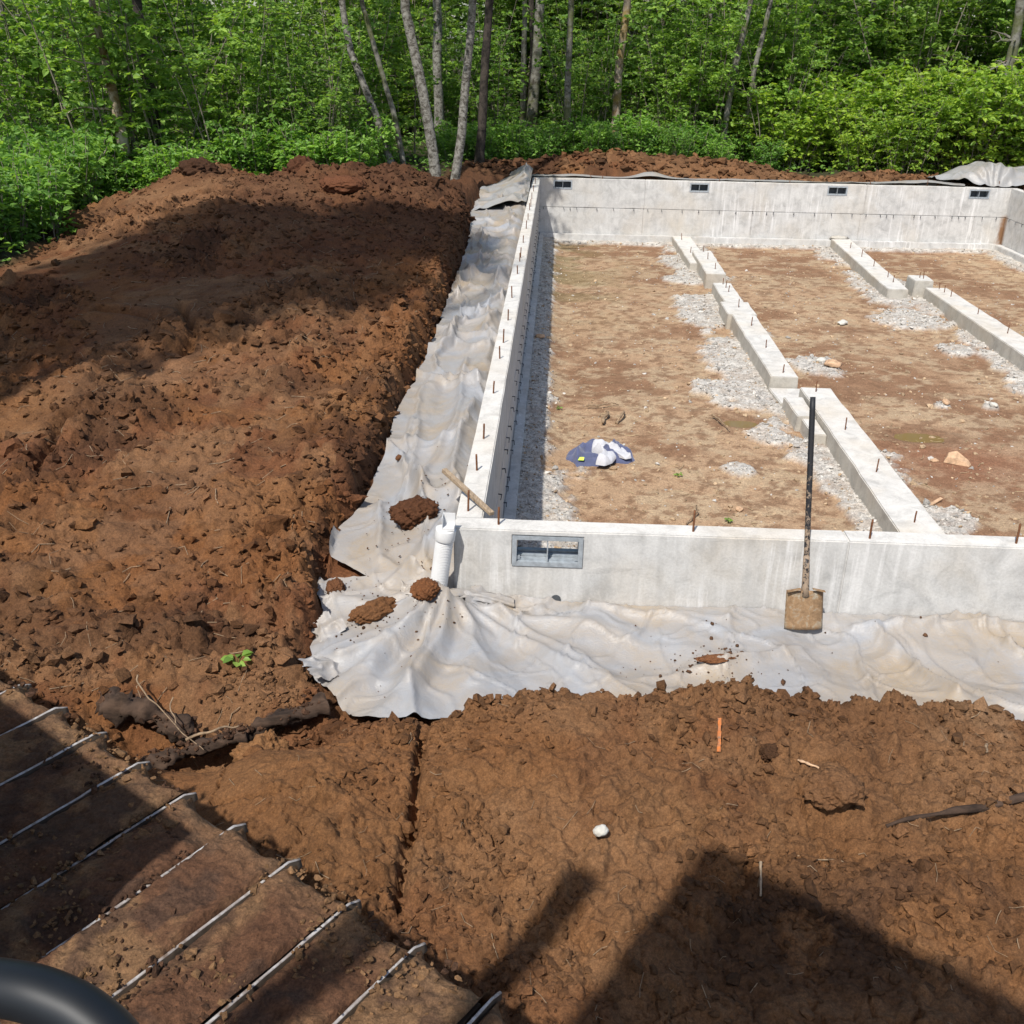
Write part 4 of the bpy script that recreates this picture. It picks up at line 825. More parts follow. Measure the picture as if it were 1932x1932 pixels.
clod((1.84, -1.83, zs1(1.84, -1.83) + .03), (.12, .10, .06), 'broad brown clod with an undercut lip in the right foreground', 16, .3, (.25, .14, .072))
clod((1.75, -1.06, zs1(1.75, -1.06) + .02), (.06, .05, .05), 'round clod on the soil edge below the shovel', 17, .3)
clod((2.02, -1.05, zs1(2.02, -1.05) + .02), (.07, .045, .05), 'grey brown clod on the soil edge right of the round clod', 18, .6)
clod((2.32, -1.09, zs1(2.32, -1.09) + .02), (.06, .05, .045), 'tan clod on the soil edge near the right end', 19, .9, (.24, .14, .07))
clod((-5.25, 11.6, zs1(-5.25, 11.6) - .03), (.34, .28, .17), 'dark peaked lump crowning the left end of the soil ridge', 21, .3, (.085, .045, .026))
clod((-3.65, 11.9, zs1(-3.65, 11.9) - .03), (.24, .2, .2), 'upright brown lump in the middle of the soil ridge', 22, .3, (.12, .055, .03))
clod((-2.75, 10.7, zs1(-2.75, 10.7) - .02), (.34, .25, .13), 'smooth reddish boulder of soil on the slope of the ridge', 23, .1, (.19, .085, .045), rough=.2, flatb=.9)
clod((-6.35, 9.5, zs1(-6.35, 9.5) + .05), (.3, .25, .16), 'tan soil lump at the left foot of the ridge beside the nettles', 24, .1, (.22, .12, .06))

# buried roots and log in the hollow
def wob(P, amp, seed, m=18):
    P = np.array(P, float); t = np.linspace(0, 1, m); k = np.linspace(0, 1, len(P)); Q = np.stack([np.interp(t, k, P[:, i]) for i in range(3)], -1)
    for i in range(3): Q[:, i] += amp * (vn(t * 4 + seed, t * 0 + i * 3.3, seed) - .5) * 2
    return Q
def root(name, P, r0, r1, label, cat, mat, seed, amp=.02, n=14, knots=True):
    Q = wob(P, amp, seed, 40); t = np.linspace(0, 1, 40); R = lerp(r0, r1, t) * (1 + (.35 if knots else .1) * (vn(t * 7, t * 0 + seed, seed + 1) - .5) * 2)
    base = Q[0].copy(); mb = MB(); mb.tube(Q - base, R, n)
    if r0 > .02:
        V = mb.V[0]; C0 = np.repeat(Q - base, n, 0); d = V[:len(C0)] - C0; a_ = np.tile(np.arange(n), 40); u_ = np.repeat(np.arange(40), n)
        V[:len(C0)] = C0 + d * (1 + .9 * (vn(a_ * .9 + seed, u_ * .22, seed) - .5) + .5 * (vn(a_ * 2.1, u_ * .8 + seed, seed + 1) - .5))[:, None]
    o = mb.build(name, mat, None, True); o.location = base; tag(o, label, cat); return o
root('dead_log', [(-1.0, -1.30, -.60), (-.8, -1.22, -.53), (-.56, -1.10, -.51)], .022, .042, 'thick dark split root lying along the hollow towards the plastic', 'root', M_ROOT, 3, .012)
root('dead_root', [(-1.66, -1.20, -.46), (-1.42, -1.24, -.50), (-1.2, -1.28, -.60)], .065, .045, 'stubby black root end beside the excavator track', 'root', M_ROOT, 5, .015)
root('dead_root', [(-1.42, -1.46, -.66), (-1.15, -1.36, -.60), (-.92, -1.30, -.56)], .032, .042, 'mossy dark root crossing the bottom of the hollow', 'root', M_ROOT, 8, .02)
rg = np.random.default_rng(61); CR = []
for A_, B_, r_ in (((-1.66, -1.20, -.46), (-1.2, -1.28, -.60), .06), ((-1.42, -1.46, -.66), (-.92, -1.30, -.56), .04), ((-1.0, -1.30, -.60), (-.56, -1.10, -.51), .035)):
    t_ = rg.random((150, 1)); CR.append(np.array(A_) + (np.array(B_) - np.array(A_)) * t_ + np.column_stack([rg.normal(0, .02, 150), rg.normal(0, r_ * .6, 150), r_ * .75 + rg.normal(0, .01, 150)]))
CR = np.concatenate(CR); scatter('clinging_soil', CR, rg.lognormal(math.log(.009), .5, len(CR)).clip(.003, .026), np.array([.085, .046, .028]) * rg.uniform(.5, 1.4, (len(CR), 1)), M_CLOD, 1, 'crumbs of dark soil clinging to the buried roots', 'soil', .35, .8, 62, False)
for k, (P_, r) in enumerate([([(-1.5, -1.15, -.33), (-1.38, -1.28, -.38), (-1.22, -1.40, -.46)], .005), ([(-1.3, -1.22, -.4), (-1.25, -1.36, -.48), (-1.05, -1.5, -.5)], .004), ([(-1.12, -1.52, -.42), (-1.0, -1.50, -.38), (-.9, -1.42, -.40)], .008)]):
    root('thin_root', P_, r, r * .5, ['pale thin root hanging over the black root end', 'fine forked root draped in the hollow', 'curved thin root on the tan soil below the hollow'][k], 'root', M_DRYROOT, 20 + k, .02, 6, False)
root('fallen_branch', [(2.02, -1.97, zs1(2.02, -1.97) + .02), (2.35, -1.87, zs1(2.35, -1.87) + .035), (2.75, -1.76, zs1(2.75, -1.76) + .035)], .010, .016, 'thin brown branch lying on the soil at the right edge', 'branch', M_ROOT, 31, .012, 8)
root('thin_root', [(1.60, -2.10, zs1(1.6, -2.1) + .012), (1.70, -2.14, zs1(1.7, -2.14) + .012), (1.82, -2.14, zs1(1.82, -2.14) + .012)], .004, .003, 'wiry pale root squiggle on the shaded foreground soil', 'root', M_DRYROOT, 33, .02, 6)
root('wood_sliver', [(1.47, -2.17, zs1(1.47, -2.17) + .03), (1.445, -2.31, zs1(1.445, -2.31) + .02)], .006, .005, 'pale upright wood sliver in the shaded foreground', 'stick', M_WOOD, 35, .004, 6)
root('wood_sliver', [(1.74, -1.57, zs1(1.74, -1.57) + .01), (1.81, -1.65, zs1(1.81, -1.65) + .01)], .007, .004, 'short tan wood chip on the right foreground soil', 'stick', M_PALEWOOD, 36, .004, 6)
root('wood_sliver', [(2.64, -1.42, zs1(2.64, -1.42) + .01), (2.60, -1.52, zs1(2.6, -1.52) + .01)], .008, .004, 'pale wood chip near the right edge of the foreground soil', 'stick', M_DRYROOT, 37, .004, 6)
o = lump('stone', (0.815, -2.10, zs1(.815, -2.10) + .045), (.034, .026, .025), M_STONE, 'small white stone on the foreground soil', 'stone', 5, .4, sub=4, rough=.16, freq=.9, flatb=2.0)
# fibres: straw and rootlets nobody could count
rg = np.random.default_rng(41); mb = MB()
def fibres(n, box, zf_, ok, lmin, lmax, r):
    x = rg.uniform(box[0], box[1], n); y = box[2] + (box[3] - box[2]) * rg.random(n) ** 1.4; k = ok(x, y)
    x, y = x[k], y[k]; a = rg.uniform(0, 6.28, len(x)); l = rg.uniform(lmin, lmax, len(x)); b_ = rg.normal(0, .35, len(x))
    pts = []
    for f in (-.5, 0, .5):
        aa = a + b_ * f * 2; pts.append((x + np.cos(aa) * l * f, y + np.sin(aa) * l * f))
    zz = [zf_(p[0], p[1]) for p in pts]
    for i in range(len(x)):
        mb.tube([(pts[q][0][i], pts[q][1][i], zz[q][i] + r * 1.5 + (0.012 * rg.random() if q != 1 else .006)) for q in range(3)], [r * rg.uniform(.6, 1.3)] * 3, 4, False)
fibres(420, (-5.5, -0.9, -1.3, 9), zsoil, outside, .05, .20, .0028); fibres(260, (-1.2, 3.8, -3.2, -1.1), zsoil, outside, .03, .10, .0015)
o = mb.build('root_fibres', M_DRYROOT, None, True); tag(o, 'dry straw and rootlets scattered over the bare soil', 'straw', None, 'stuff')
mb = MB(); fibres(520, (.7, 9.0, 2.2, 15), lambda x, y: zcrawl(x, y), lambda x, y: gravelmask(x, y) < .4, .04, .16, .0022)
o = mb.build('straw_litter', simple('straw', (.48, .37, .22), .9, 0, .4, 20, 0), None, True); tag(o, 'straw and twig litter on the crawl space floor', 'straw', None, 'stuff')
def zc1(x, y): return float(zcrawl(np.array([x]), np.array([y]))[0])
for k, (a, b_, r, lab) in enumerate([((1.0, 6.1), (1.35, 6.25), .012, 'curved dead stick on the crawl floor behind the clothes'), ((1.15, 5.55), (1.2, 5.95), .02, 'short thick stub of root behind the clothes'), ((1.30, 5.60), (1.42, 5.95), .018, 'forked root stub right of the short stub'), ((1.83, 2.98), (1.95, 3.38), .010, 'leaning thin stick near the near wall'), ((2.42, 5.9), (2.56, 5.45), .012, 'pale stick lying beside the left puddle'), ((.9, 12.3), (1.5, 12.2), .008, 'fine twig on the far part of the left bay')]):
    root('stick', [(a[0], a[1], zc1(*a) + r + .012), ((a[0] + b_[0]) / 2 + .03, (a[1] + b_[1]) / 2, zc1((a[0] + b_[0]) / 2, (a[1] + b_[1]) / 2) + r + .05), (b_[0], b_[1], zc1(*b_) + r + .01)], r, r * .5, lab, 'stick', M_DRYROOT, 50 + k, .02, 7)
# split wood chunk and loose lath
mb = MB(); mb.add(np.array([(-.13, -.03, 0), (.12, -.07, 0), (.15, .02, 0), (-.02, .09, 0), (-.12, .05, 0), (-.10, -.02, .07), (.08, -.05, .045), (.11, .01, .05), (-.01, .06, .12), (-.09, .04, .10)], float), [(4, 3, 2, 1), (4, 1, 0)] + [(0, 1, 6, 5), (1, 2, 7, 6), (2, 3, 8, 7), (3, 4, 9, 8), (4, 0, 5, 9), (5, 6, 7), (5, 7, 8), (5, 8, 9)])
o = mb.build('wood_chunk', M_PALEWOOD, None, False, .006); o.location = (4.83, 4.72, zc1(4.83, 4.72)); o.rotation_euler = (0, 0, -.3); tag(o, 'split orange tan chunk of wood on the red patch of crawl floor', 'wood')
lump('wood_chip', (4.62, 4.78, zc1(4.62, 4.78) + .01), (.05, .03, .02), M_PALEWOOD, 'small wood chip left of the split chunk', 'wood', 6, .2, sub=3)
mb = MB(); mb.box((-.17, -.016, 0), (.17, .016, .02), None, .003); o = mb.build('wood_lath', M_PALEWOOD, None, False, .003); o.location = (4.22, 3.62, zc1(4.22, 3.62) + .01); o.rotation_euler = (0.05, -.05, .75); tag(o, 'pale lath leaning on the gravel right of the wide strip footing', 'wood')
for k, (x, y, r) in enumerate([(.36, 8.9, .07), (5.1, 10.6, .09), (5.35, 6.6, .07), (5.9, 6.55, .06), (4.35, 8.1, .12), (4.25, 8.35, .08), (2.35, 3.35, .05), (6.4, 6.1, .08)]):
    lump('rock', (x, y, zc1(x, y) + r * .25), (r, r * .7, r * .5), M_STONE if k % 2 else M_PALEWOOD, ['grey rock in the shade at the foot of the left wall', 'round tan rock between the two footing rows', 'grey flake of concrete on the middle bay floor', 'tan flake of rock right of the grey flake', 'flat grey slab of rubble right of the jogged strip', 'tan slab of rubble in front of the flat grey slab', 'small grey stone near the near wall left of the shovel', 'tan stone towards the right edge of the crawl space'][k], 'rock', 60 + k, k * .7, sub=3, rough=.3, freq=1.6)

# ------------------------------------------------------------------ shovel
SH = empty('shovel', (2.08, -0.18, -0.495)); tag(SH, 'muddy square shovel with a long black handle leaning on the near wall', 'shovel')
ax0 = Vector((2.08, -0.18, -0.495)); ax1 = Vector((2.035, 0.195, 0.81)); dz = (ax1 - ax0).normalized(); dx = Vector((1, 0, 0)); dx = (dx - dz * dx.dot(dz)).normalized(); dy = dz.cross(dx)
def shp(u, v, w): p = dx * u + dy * v + dz * w; return (p.x, p.y, p.z)
ln = (ax1 - ax0).length
mb = MB(); mb.tube([shp(0, 0.006, 0.30 + (ln - .30) * k / 14) for k in range(15)], [.0165] * 14 + [.015], 16); mb.build('handle', M_HANDLE, SH, True)
mb = MB(); mb.tube([shp(0, 0.010, .20), shp(0, 0.008, .26), shp(0, .006, .36), shp(0, 0.006, .44)], [.030, .021, .0195, .0185], 14); mb.build('socket', M_HANDLE, SH, True)
nu, nw = 17, 13; V = []; F = []
for a in range(nu):
    for b_ in range(nw):
        u = lerp(-.112, .112, a / (nu - 1)); w = lerp(0.0, .235, b_ / (nw - 1)); edge = abs(u) / .112
        v = 0.022 - 0.030 * edge ** 3 + 0.03 * (w / .235) ** 2 * 0.2 - .012 * math.exp(-(u / .03) ** 2) * sstep(.1, .235, w) + .003 * (vn(np.array([u * 40]), np.array([w * 40]), 3)[0] - .5)
        V.append(shp(u * (1 - .04 * (w / .235)), v * -1 + .01, w)); 
for a in range(nu - 1):
    for b_ in range(nw - 1): F.append((a * nw + b_, (a + 1) * nw + b_, (a + 1) * nw + b_ + 1, a * nw + b_ + 1))
me = mesh_np('blade', np.array(V), np.array(F), True, [M_BLADE]); o = obj('blade', me, SH); md = o.modifiers.new('t', 'SOLIDIFY'); md.thickness = .004
for sgn in (-1, 1):
    mb = MB(); mb.add([shp(sgn * .108, -.010, .234), shp(sgn * .035, -.018, .250), shp(sgn * .035, -.040, .246), shp(sgn * .108, -.034, .230), shp(sgn * .108, -.010, .239), shp(sgn * .035, -.018, .255), shp(sgn * .035, -.040, .251), shp(sgn * .108, -.034, .235)],
                     [(0, 1, 2, 3), (7, 6, 5, 4), (0, 4, 5, 1), (1, 5, 6, 2), (2, 6, 7, 3), (3, 7, 4, 0)]); mb.build('step', M_BLADE, SH)
# ------------------------------------------------------------------ drain pipe
PP = empty('drain_pipe', (-0.105, -0.075, -0.5)); tag(PP, 'white perforated drain pipe standing at the corner of the foundation', 'pipe')
A = np.array([0, 0, 0.0]); B = np.array([0.062, 0.0, 0.475]); k = np.linspace(0, 1, 181); ridg = np.array([.0530, .0530, .0512, .0512])[np.arange(181) % 4]
mb = MB(); mb.tube(A + (B - A) * k[:, None], ridg, 28); mb.build('ribbed_tube', M_PVC, PP, True)
dirn = (B - A) / np.linalg.norm(B - A); mb = MB(); mb.tube([B - dirn * .0125, B - dirn * .0120, B - dirn * .0110, B + dirn * .02, B + dirn * .054, B + dirn * .0555, B + dirn * .056], [.050, .0600, .0605, .0605, .0605, .060, .048], 28); mb.build('coupling', M_PVC, PP, True)
C_ = B + dirn * .055; mb = MB(); s = .036
mb.box((C_[0] - .02, C_[1] + s - .004, C_[2]), (C_[0] + s + .016, C_[1] + s, C_[2] + .088)); mb.box((C_[0] - .02, C_[1] - s, C_[2]), (C_[0] - .016, C_[1] + s - .004, C_[2] + .086)); mb.box((C_[0] - .016, C_[1] - s, C_[2] + .001), (C_[0] + s + .016, C_[1] + s - .004, C_[2] + .02)); mb.box((C_[0] + s + .012, C_[1] - s, C_[2] + .02), (C_[0] + s + .016, C_[1] + s - .004, C_[2] + .03))
mb.build('square_adapter', M_PVC, PP, False, .0015)
# plastic gathered round the pipe foot
o = crumple('plastic_wrap', (-0.21, -0.06, zp1(-.21, -.06) + .02), .10, .13, .06, 12, .9, M_PLASTIC, None, 40, .1); tag(o, 'creased flap of plastic bunched against the foot of the white pipe', 'plastic scrap')
# ------------------------------------------------------------------ stake across the wall corner
mb = MB(); P0 = Vector((-0.115, 0.66, 0.085)); P1_ = Vector((0.205, 0.20, 0.018)); d_ = P1_ - P0; q = d_.to_track_quat('X', 'Z').to_matrix().to_4x4()
mb.box((-.02, -.017, -.013), (d_.length + .02, .017, .013), q, .002); o = mb.build('wooden_stake', M_WOOD, None, False, .003); o.location = P0; tag(o, 'weathered wooden stake laid across the wall near its left corner', 'stake')
# ------------------------------------------------------------------ clothes
def garment(name, outline, hgt, seed, mat, loc, label, folds=1.0, parent=None):
    pts = np.array(outline, float); n = 120; k = np.linspace(0, 1, len(pts) + 1); cl = np.vstack([pts, pts[:1]]); t = np.linspace(0, 1, n, endpoint=False)
    ol = np.stack([np.interp(t, k, cl[:, i]) for i in range(2)], -1)
    for _ in range(2): ol = (np.roll(ol, 1, 0) + ol * 2 + np.roll(ol, -1, 0)) / 4
    c = ol.mean(0); m = 26; V = []; 
    for r in range(m + 1):
        f = r / m; p = c + (ol - c) * f
        wx = p[:, 0] * 7 + 1.5 * fbm(p[:, 0] * 5, p[:, 1] * 5, seed, 2); wy = p[:, 1] * 7
        z = hgt * (1 - f ** 4) ** .5 * (0.35 + folds * 1.9 * np.maximum(ridge(wx * .8, wy * .8, seed, 2) - .52, 0) + .7 * (fbm(wx * .5, wy * .5, seed + 1, 2) - .35)) + .012 * (1 - f)
        V.append(np.column_stack([p, np.maximum(z, .002)]))
    V = np.concatenate(V); F = [((r) * n + i, (r + 1) * n + i, (r + 1) * n + (i + 1) % n, r * n + (i + 1) % n) for r in range(m) for i in range(n)]
    o = obj(name, mesh_np(name, V, np.array(F)[:, ::-1], True, [mat]), parent); o.location = loc
    if label: tag(o, label, 'clothing')
    return o
zc = zc1(1.1, 4.55) - .005
JK = garment('jacket', [(-.36, .12), (-.20, .22), (-.14, .36), (.0, .40), (.14, .34), (.22, .38), (.32, .20), (.36, .0), (.27, -.12), (.10, -.10), (.02, -.22), (-.12, -.20), (-.26, -.27), (-.30, -.10), (-.38, -.02)], .10, 3, M_BLUE, (1.10, 4.52, zc), 'dark blue grey jacket lying crumpled on the crawl space floor', 1.3)
mb = MB(); mb.add([(-.25, -.15, .05), (-.19, -.165, .055), (-.185, -.13, .075), (-.23, -.12, .07), (-.25, -.15, .055), (-.19, -.165, .06), (-.185, -.13, .08), (-.23, -.12, .075)], [(0, 1, 2, 3), (7, 6, 5, 4), (0, 4, 5, 1), (1, 5, 6, 2), (2, 6, 7, 3), (3, 7, 4, 0)]); mb.build('lime_patch', M_LIME, JK)
garment('shirt', [(-.17, .26), (-.05, .34), (.12, .26), (.22, .10), (.27, -.06), (.20, -.10), (.12, -.04), (.06, -.22), (-.02, -.30), (-.12, -.27), (-.03, -.08), (-.14, .06)], .085, 6, M_WHITE, (1.14, 4.50, zc + .062), 'white shirt thrown on top of the blue jacket with one sleeve out', 1.2)
# ------------------------------------------------------------------ orange survey stake
mb = MB(); b0 = Vector((1.385, -1.50, zs1(1.385, -1.5) + .03)); 
for k in range(5):
    z0 = -.04 + .05 * k; mb.box((-.008 + .0025 * (k % 2), -.004, z0 * .62), (.009 - .003 * (k == 3), .004, z0 * .62 + .0315), None, .0015)
o = mb.build('survey_stake', M_ORANGE, None, False, .001); o.location = b0; o.rotation_euler = (math.radians(-28), math.radians(3), .1); tag(o, 'thin orange painted survey stake stuck in the soil below the plastic', 'stake')

# ------------------------------------------------------------------ vegetation
def leaves_mesh(P, D, NRM, S, wid, rg, fine=True):
    """leaves at P pointing along D with normal NRM, length S"""
    n = len(P); D = D / (np.linalg.norm(D, axis=1, keepdims=True) + 1e-9)
    Nn = NRM - D * (NRM * D).sum(1, keepdims=True); Nn /= np.linalg.norm(Nn, axis=1, keepdims=True) + 1e-9; B = np.cross(Nn, D)
    w = (S * wid)[:, None]; l = S[:, None]; fold = rg.uniform(.05, .35, (n, 1)) * w; droop = rg.uniform(-.05, .30, (n, 1)) * l
    if fine:
        v = [P, P + D * l * .30 - B * w * .42 + Nn * fold, P + D * l * .62 - B * w * .40 + Nn * (fold - droop * .4), P + D * l - Nn * droop,
             P + D * l * .62 + B * w * .40 + Nn * (fold - droop * .4), P + D * l * .30 + B * w * .42 + Nn * fold, P + D * l * .5 - Nn * droop * .2]
        f = np.array([(0, 6, 1, 1), (1, 6, 2, 2), (2, 6, 3, 3), (3, 6, 4, 4), (4, 6, 5, 5), (5, 6, 0, 0)])[:, :3]
    else:
        v = [P, P + D * l * .48 - B * w * .45 + Nn * fold, P + D * l - Nn * droop, P + D * l * .48 + B * w * .45 + Nn * fold]; f = np.array([(0, 2, 1), (0, 3, 2)])
    V = np.stack(v, 1); m = V.shape[1]
    return V.reshape(-1, 3), (f[None] + (np.arange(n) * m)[:, None, None]).reshape(-1, 3)
def spray(rg, base, dirv, length, nleaf, S, flat=.75, comp=3, spread=.9):
    """twig with leaf clusters; returns leaf arrays"""
    t = np.sort(rg.uniform(.15, 1.0, nleaf)); side = rg.choice((-1, 1), nleaf)
    d = dirv / np.linalg.norm(dirv); up = np.array([0, 0, 1.0]); s = np.cross(d, up); s /= np.linalg.norm(s) + 1e-9
    P = base + d * (t * length)[:, None] - up * (0.18 * length * t ** 2)[:, None] + s * (side * rg.uniform(.0, .03, nleaf))[:, None]
    D = d[None] * .5 + s[None] * (side * spread)[:, None] + rg.normal(0, .32, (nleaf, 3)); D[:, 2] -= .12
    Nn = up[None] * flat + rg.normal(0, .38, (nleaf, 3))
    return P, D, Nn, S * rg.uniform(.6, 1.2, nleaf)
def make_shrub(seed, h, spread, nst, ntw, nlf, S, wid=.62, fine=True, lean=.35, low=.12, twl=.5):
    rg = np.random.default_rng(seed); LP, LD, LN, LS = [], [], [], []; mb = MB()
    for k in range(nst):
        a = rg.uniform(0, 6.28); r = spread * math.sqrt(rg.random()) * .75; b0 = np.array([r * math.cos(a) * .6, r * math.sin(a) * .6, -.08]); hh = h * rg.uniform(.55, 1.05)
        a2 = a + rg.normal(0, .6); ln_ = lean * hh * rg.uniform(.2, 1.1); tip = b0 + np.array([ln_ * math.cos(a2), ln_ * math.sin(a2), hh]); mid = (b0 + tip) / 2 + np.array([-.12 * ln_ * math.cos(a2), -.12 * ln_ * math.sin(a2), .06 * hh]) + rg.normal(0, .04 * hh, 3)
        tt = np.linspace(0, 1, 7)[:, None]; Q = (1 - tt) ** 2 * b0 + 2 * tt * (1 - tt) * mid + tt ** 2 * tip
        mb.tube(Q, np.linspace(.006 + .004 * h, .003, 7), 4, False)
        for q in range(ntw):
            f = low + (1 - low) * rg.random() ** .75; p = (1 - f) ** 2 * b0 + 2 * f * (1 - f) * mid + f ** 2 * tip; a3 = rg.uniform(0, 6.28); dv = np.array([math.cos(a3), math.sin(a3), rg.uniform(-.1, .55)])
            L_ = twl * rg.uniform(.5, 1.1) * (1.1 - .5 * f); o_ = spray(rg, p, dv, L_, nlf, S); LP.append(o_[0]); LD.append(o_[1]); LN.append(o_[2]); LS.append(o_[3])
            if h > 1.6: mb.tube([p, p + dv / np.linalg.norm(dv) * L_ * .9 - np.array([0, 0, .15 * L_])], [.004, .002], 3, False)
    V, F = leaves_mesh(np.concatenate(LP), np.concatenate(LD), np.concatenate(LN), np.concatenate(LS), wid, rg, fine)
    return V, F, mb
def shrub_proto(name, mat, seed, *a, **k):
    V, F, mb = make_shrub(seed, *a, **k); fm = mesh_np('foliage', V, F, False, [mat]); st = mb.build('tmp', M_TWIG, None, True); sm = st.data; bpy.data.objects.remove(st); return fm, sm
def add_shrub(proto, name, loc, sc, rz, label, group, cat='shrub', tilt=0.0):
    e = empty(name, loc, rz); e.scale = (sc * random.uniform(.9, 1.15), sc * random.uniform(.9, 1.15), sc * random.uniform(.88, 1.15)); tag(e, label, cat, group)
    e.rotation_euler = (random.uniform(-tilt, tilt), random.uniform(-tilt, tilt), rz)
    obj('foliage', proto[0], e); obj('stems', proto[1], e); return e
NET = [shrub_proto('n', M_LEAF_L, 100 + k, 1.15, .65, 30, 10, 6, .105, .55, True, .35, .15, .26) for k in range(3)]
MAP = [shrub_proto('m', M_LEAF_M, 110 + k, 4.6, 1.3, 11, 20, 14, .135, .70, True, .42, .06, .95) for k in range(3)]
SAL = [shrub_proto('s', M_LEAF_R, 120 + k, 2.1, 1.1, 24, 16, 10, .125, .62, True, .55, .10, .50) for k in range(3)]
DRK = [shrub_proto('d', M_LEAF_D, 130 + k, 6.5, 1.9, 10, 34, 16, .17, .66, False, .38, .05, 1.25) for k in range(3)]
def gzf(x, y): return zs1(x, y)
rs = random.Random(5)
def inview(x, y, m=0.0): 
    a = math.atan2(x - CAM[0], y - CAM[1]); return -.60 - m < a < .56 + m
# low nettles and bushes on the left bank
cnt = 0
for k in range(400):
    x = rs.uniform(-11.5, -5.9); y = rs.uniform(5.2, 15.5)
    if poly_sd(np.array([x]), np.array([y]), FOREST)[0] < .45 or not inview(x, y): continue
    cnt += 1
    if cnt > 90: break
    add_shrub(rs.choice(NET), 'nettle_clump', (x, y, gzf(x, y)), rs.uniform(.75, 1.25), rs.uniform(0, 6.28), 'bright green nettle clump in the bank left of the soil ridge', 'nettles on the left bank', 'plant', .1)
for k in range(22):                                              # along the foot of the ridge and behind it
    x = rs.uniform(-6.5, -3.1); y = 14.2 + rs.uniform(0, 2.2)
    add_shrub(rs.choice(NET), 'undergrowth_plant', (x, y, gzf(x, y)), rs.uniform(.7, 1.1), rs.uniform(0, 6.28), 'low green undergrowth just behind the soil ridge', 'undergrowth behind the ridge', 'plant', .1)
# tall leafy shrubs behind the ridge
for x, y, s in [(-9.3, 15.6, .9), (-8.0, 15.0, .95), (-6.9, 15.2, .95), (-5.8, 15.0, .85), (-4.9, 15.6, .9), (-4.2, 15.0, .75), (-3.9, 16.4, .7), (-10.8, 17.5, 1.1), (-9.0, 18.0, 1.1), (-7.2, 17.6, 1.15), (-5.6, 18.0, 1.1), (-4.2, 18.6, 1.0), (-3.2, 20.0, .8), (-12.5, 16.0, 1.0), (-13.5, 19, 1.2), (-11.5, 20.5, 1.2)]:
    add_shrub(rs.choice(MAP), 'leafy_shrub', (x, y, gzf(x, y) - .05), s * rs.uniform(.9, 1.1), rs.uniform(0, 6.28), 'tall leafy green shrub behind the soil ridge on the left', 'tall shrubs behind the ridge', 'shrub', .06)
# middle: shaded shrubs behind the trunks
for k in range(30):
    x = -3.0 + 9.5 * rs.random(); y = 21.0 + 6 * rs.random()
    add_shrub(rs.choice(MAP + NET), 'shaded_shrub', (x, y, gzf(x, y) - .05), rs.uniform(.6, 1.05), rs.uniform(0, 6.28), 'green shrub among the tree trunks behind the far wall', 'shrubs among the middle trunks', 'shrub', .06)
for k in range(40):
    x = -2.2 + 8.0 * rs.random(); y = 19.9 + 2.2 * rs.random()
    add_shrub(rs.choice(NET), 'undergrowth_plant', (x, y, gzf(x, y) - .05), rs.uniform(.6, .95), rs.uniform(0, 6.28), 'low undergrowth between the far soil mound and the trunks', 'undergrowth behind the far mound', 'plant', .06)
# right: bright salmonberry thicket
for k in range(70):
    x = 5.2 + 10.5 * rs.random(); y = 19.6 + 4.6 * rs.random() ** 1.3 + .1 * abs(x - 9)
    if x < 7.2 and y < 20.2 and rs.random() < .3: continue
    add_shrub(rs.choice(SAL), 'berry_bush', (x, y, gzf(x, y) - .05), rs.uniform(.62, 1.05) * (1 + .05 * (y - 19)), rs.uniform(0, 6.28), 'bright yellow green berry bush beyond the right part of the far wall', 'berry bushes beyond the far wall', 'bush', .1)
for k in range(34):
    x = 3.5 + 16 * rs.random(); y = 24.0 + 5.5 * rs.random()
    add_shrub(rs.choice(MAP), 'leafy_shrub', (x, y, gzf(x, y) - .05), rs.uniform(.85, 1.35), rs.uniform(0, 6.28), 'tall green shrub rising behind the bright berry bushes', 'tall shrubs on the right', 'shrub', .06)
# deeper wood
for k in range(64):
    y = 24 + 17 * rs.random(); a = rs.uniform(-.62, .58); x = CAM[0] + (y - CAM[1]) * math.tan(a)
    if y < 28 and -3 < x < 6: y += 5
    add_shrub(rs.choice(DRK), 'woodland_shrub', (x, y, gzf(x, y) - .1), rs.uniform(.8, 1.4), rs.uniform(0, 6.28), 'tall shaded shrub deep in the wood', 'shrubs deep in the wood', 'shrub', .06)
rg = np.random.default_rng(77); n = 70000; y = rg.uniform(40, 52, n); a = rg.uniform(-.78, .74, n); x = CAM[0] + (y - CAM[1]) * np.tan(a); z = 14 * rg.random(n) ** 1.15; 
k = fbm(x * .35, z * .45, 70, 3) + .10 * rg.random(n) > .46; x, y, z = x[k], y[k], z[k]; n = len(x)
V, F = leaves_mesh(np.stack([x, y, z], -1), rg.normal(0, 1, (n, 3)), np.array([0, -.5, .8]) + rg.normal(0, .45, (n, 3)), rg.uniform(.22, .45, n), .7, rg, False)
tag(obj('far_woodland', mesh_np('far_woodland', V, F, False, [M_LEAF_D])), 'dim green foliage of the wood closing the view behind the trees', 'woodland', None, 'stuff')
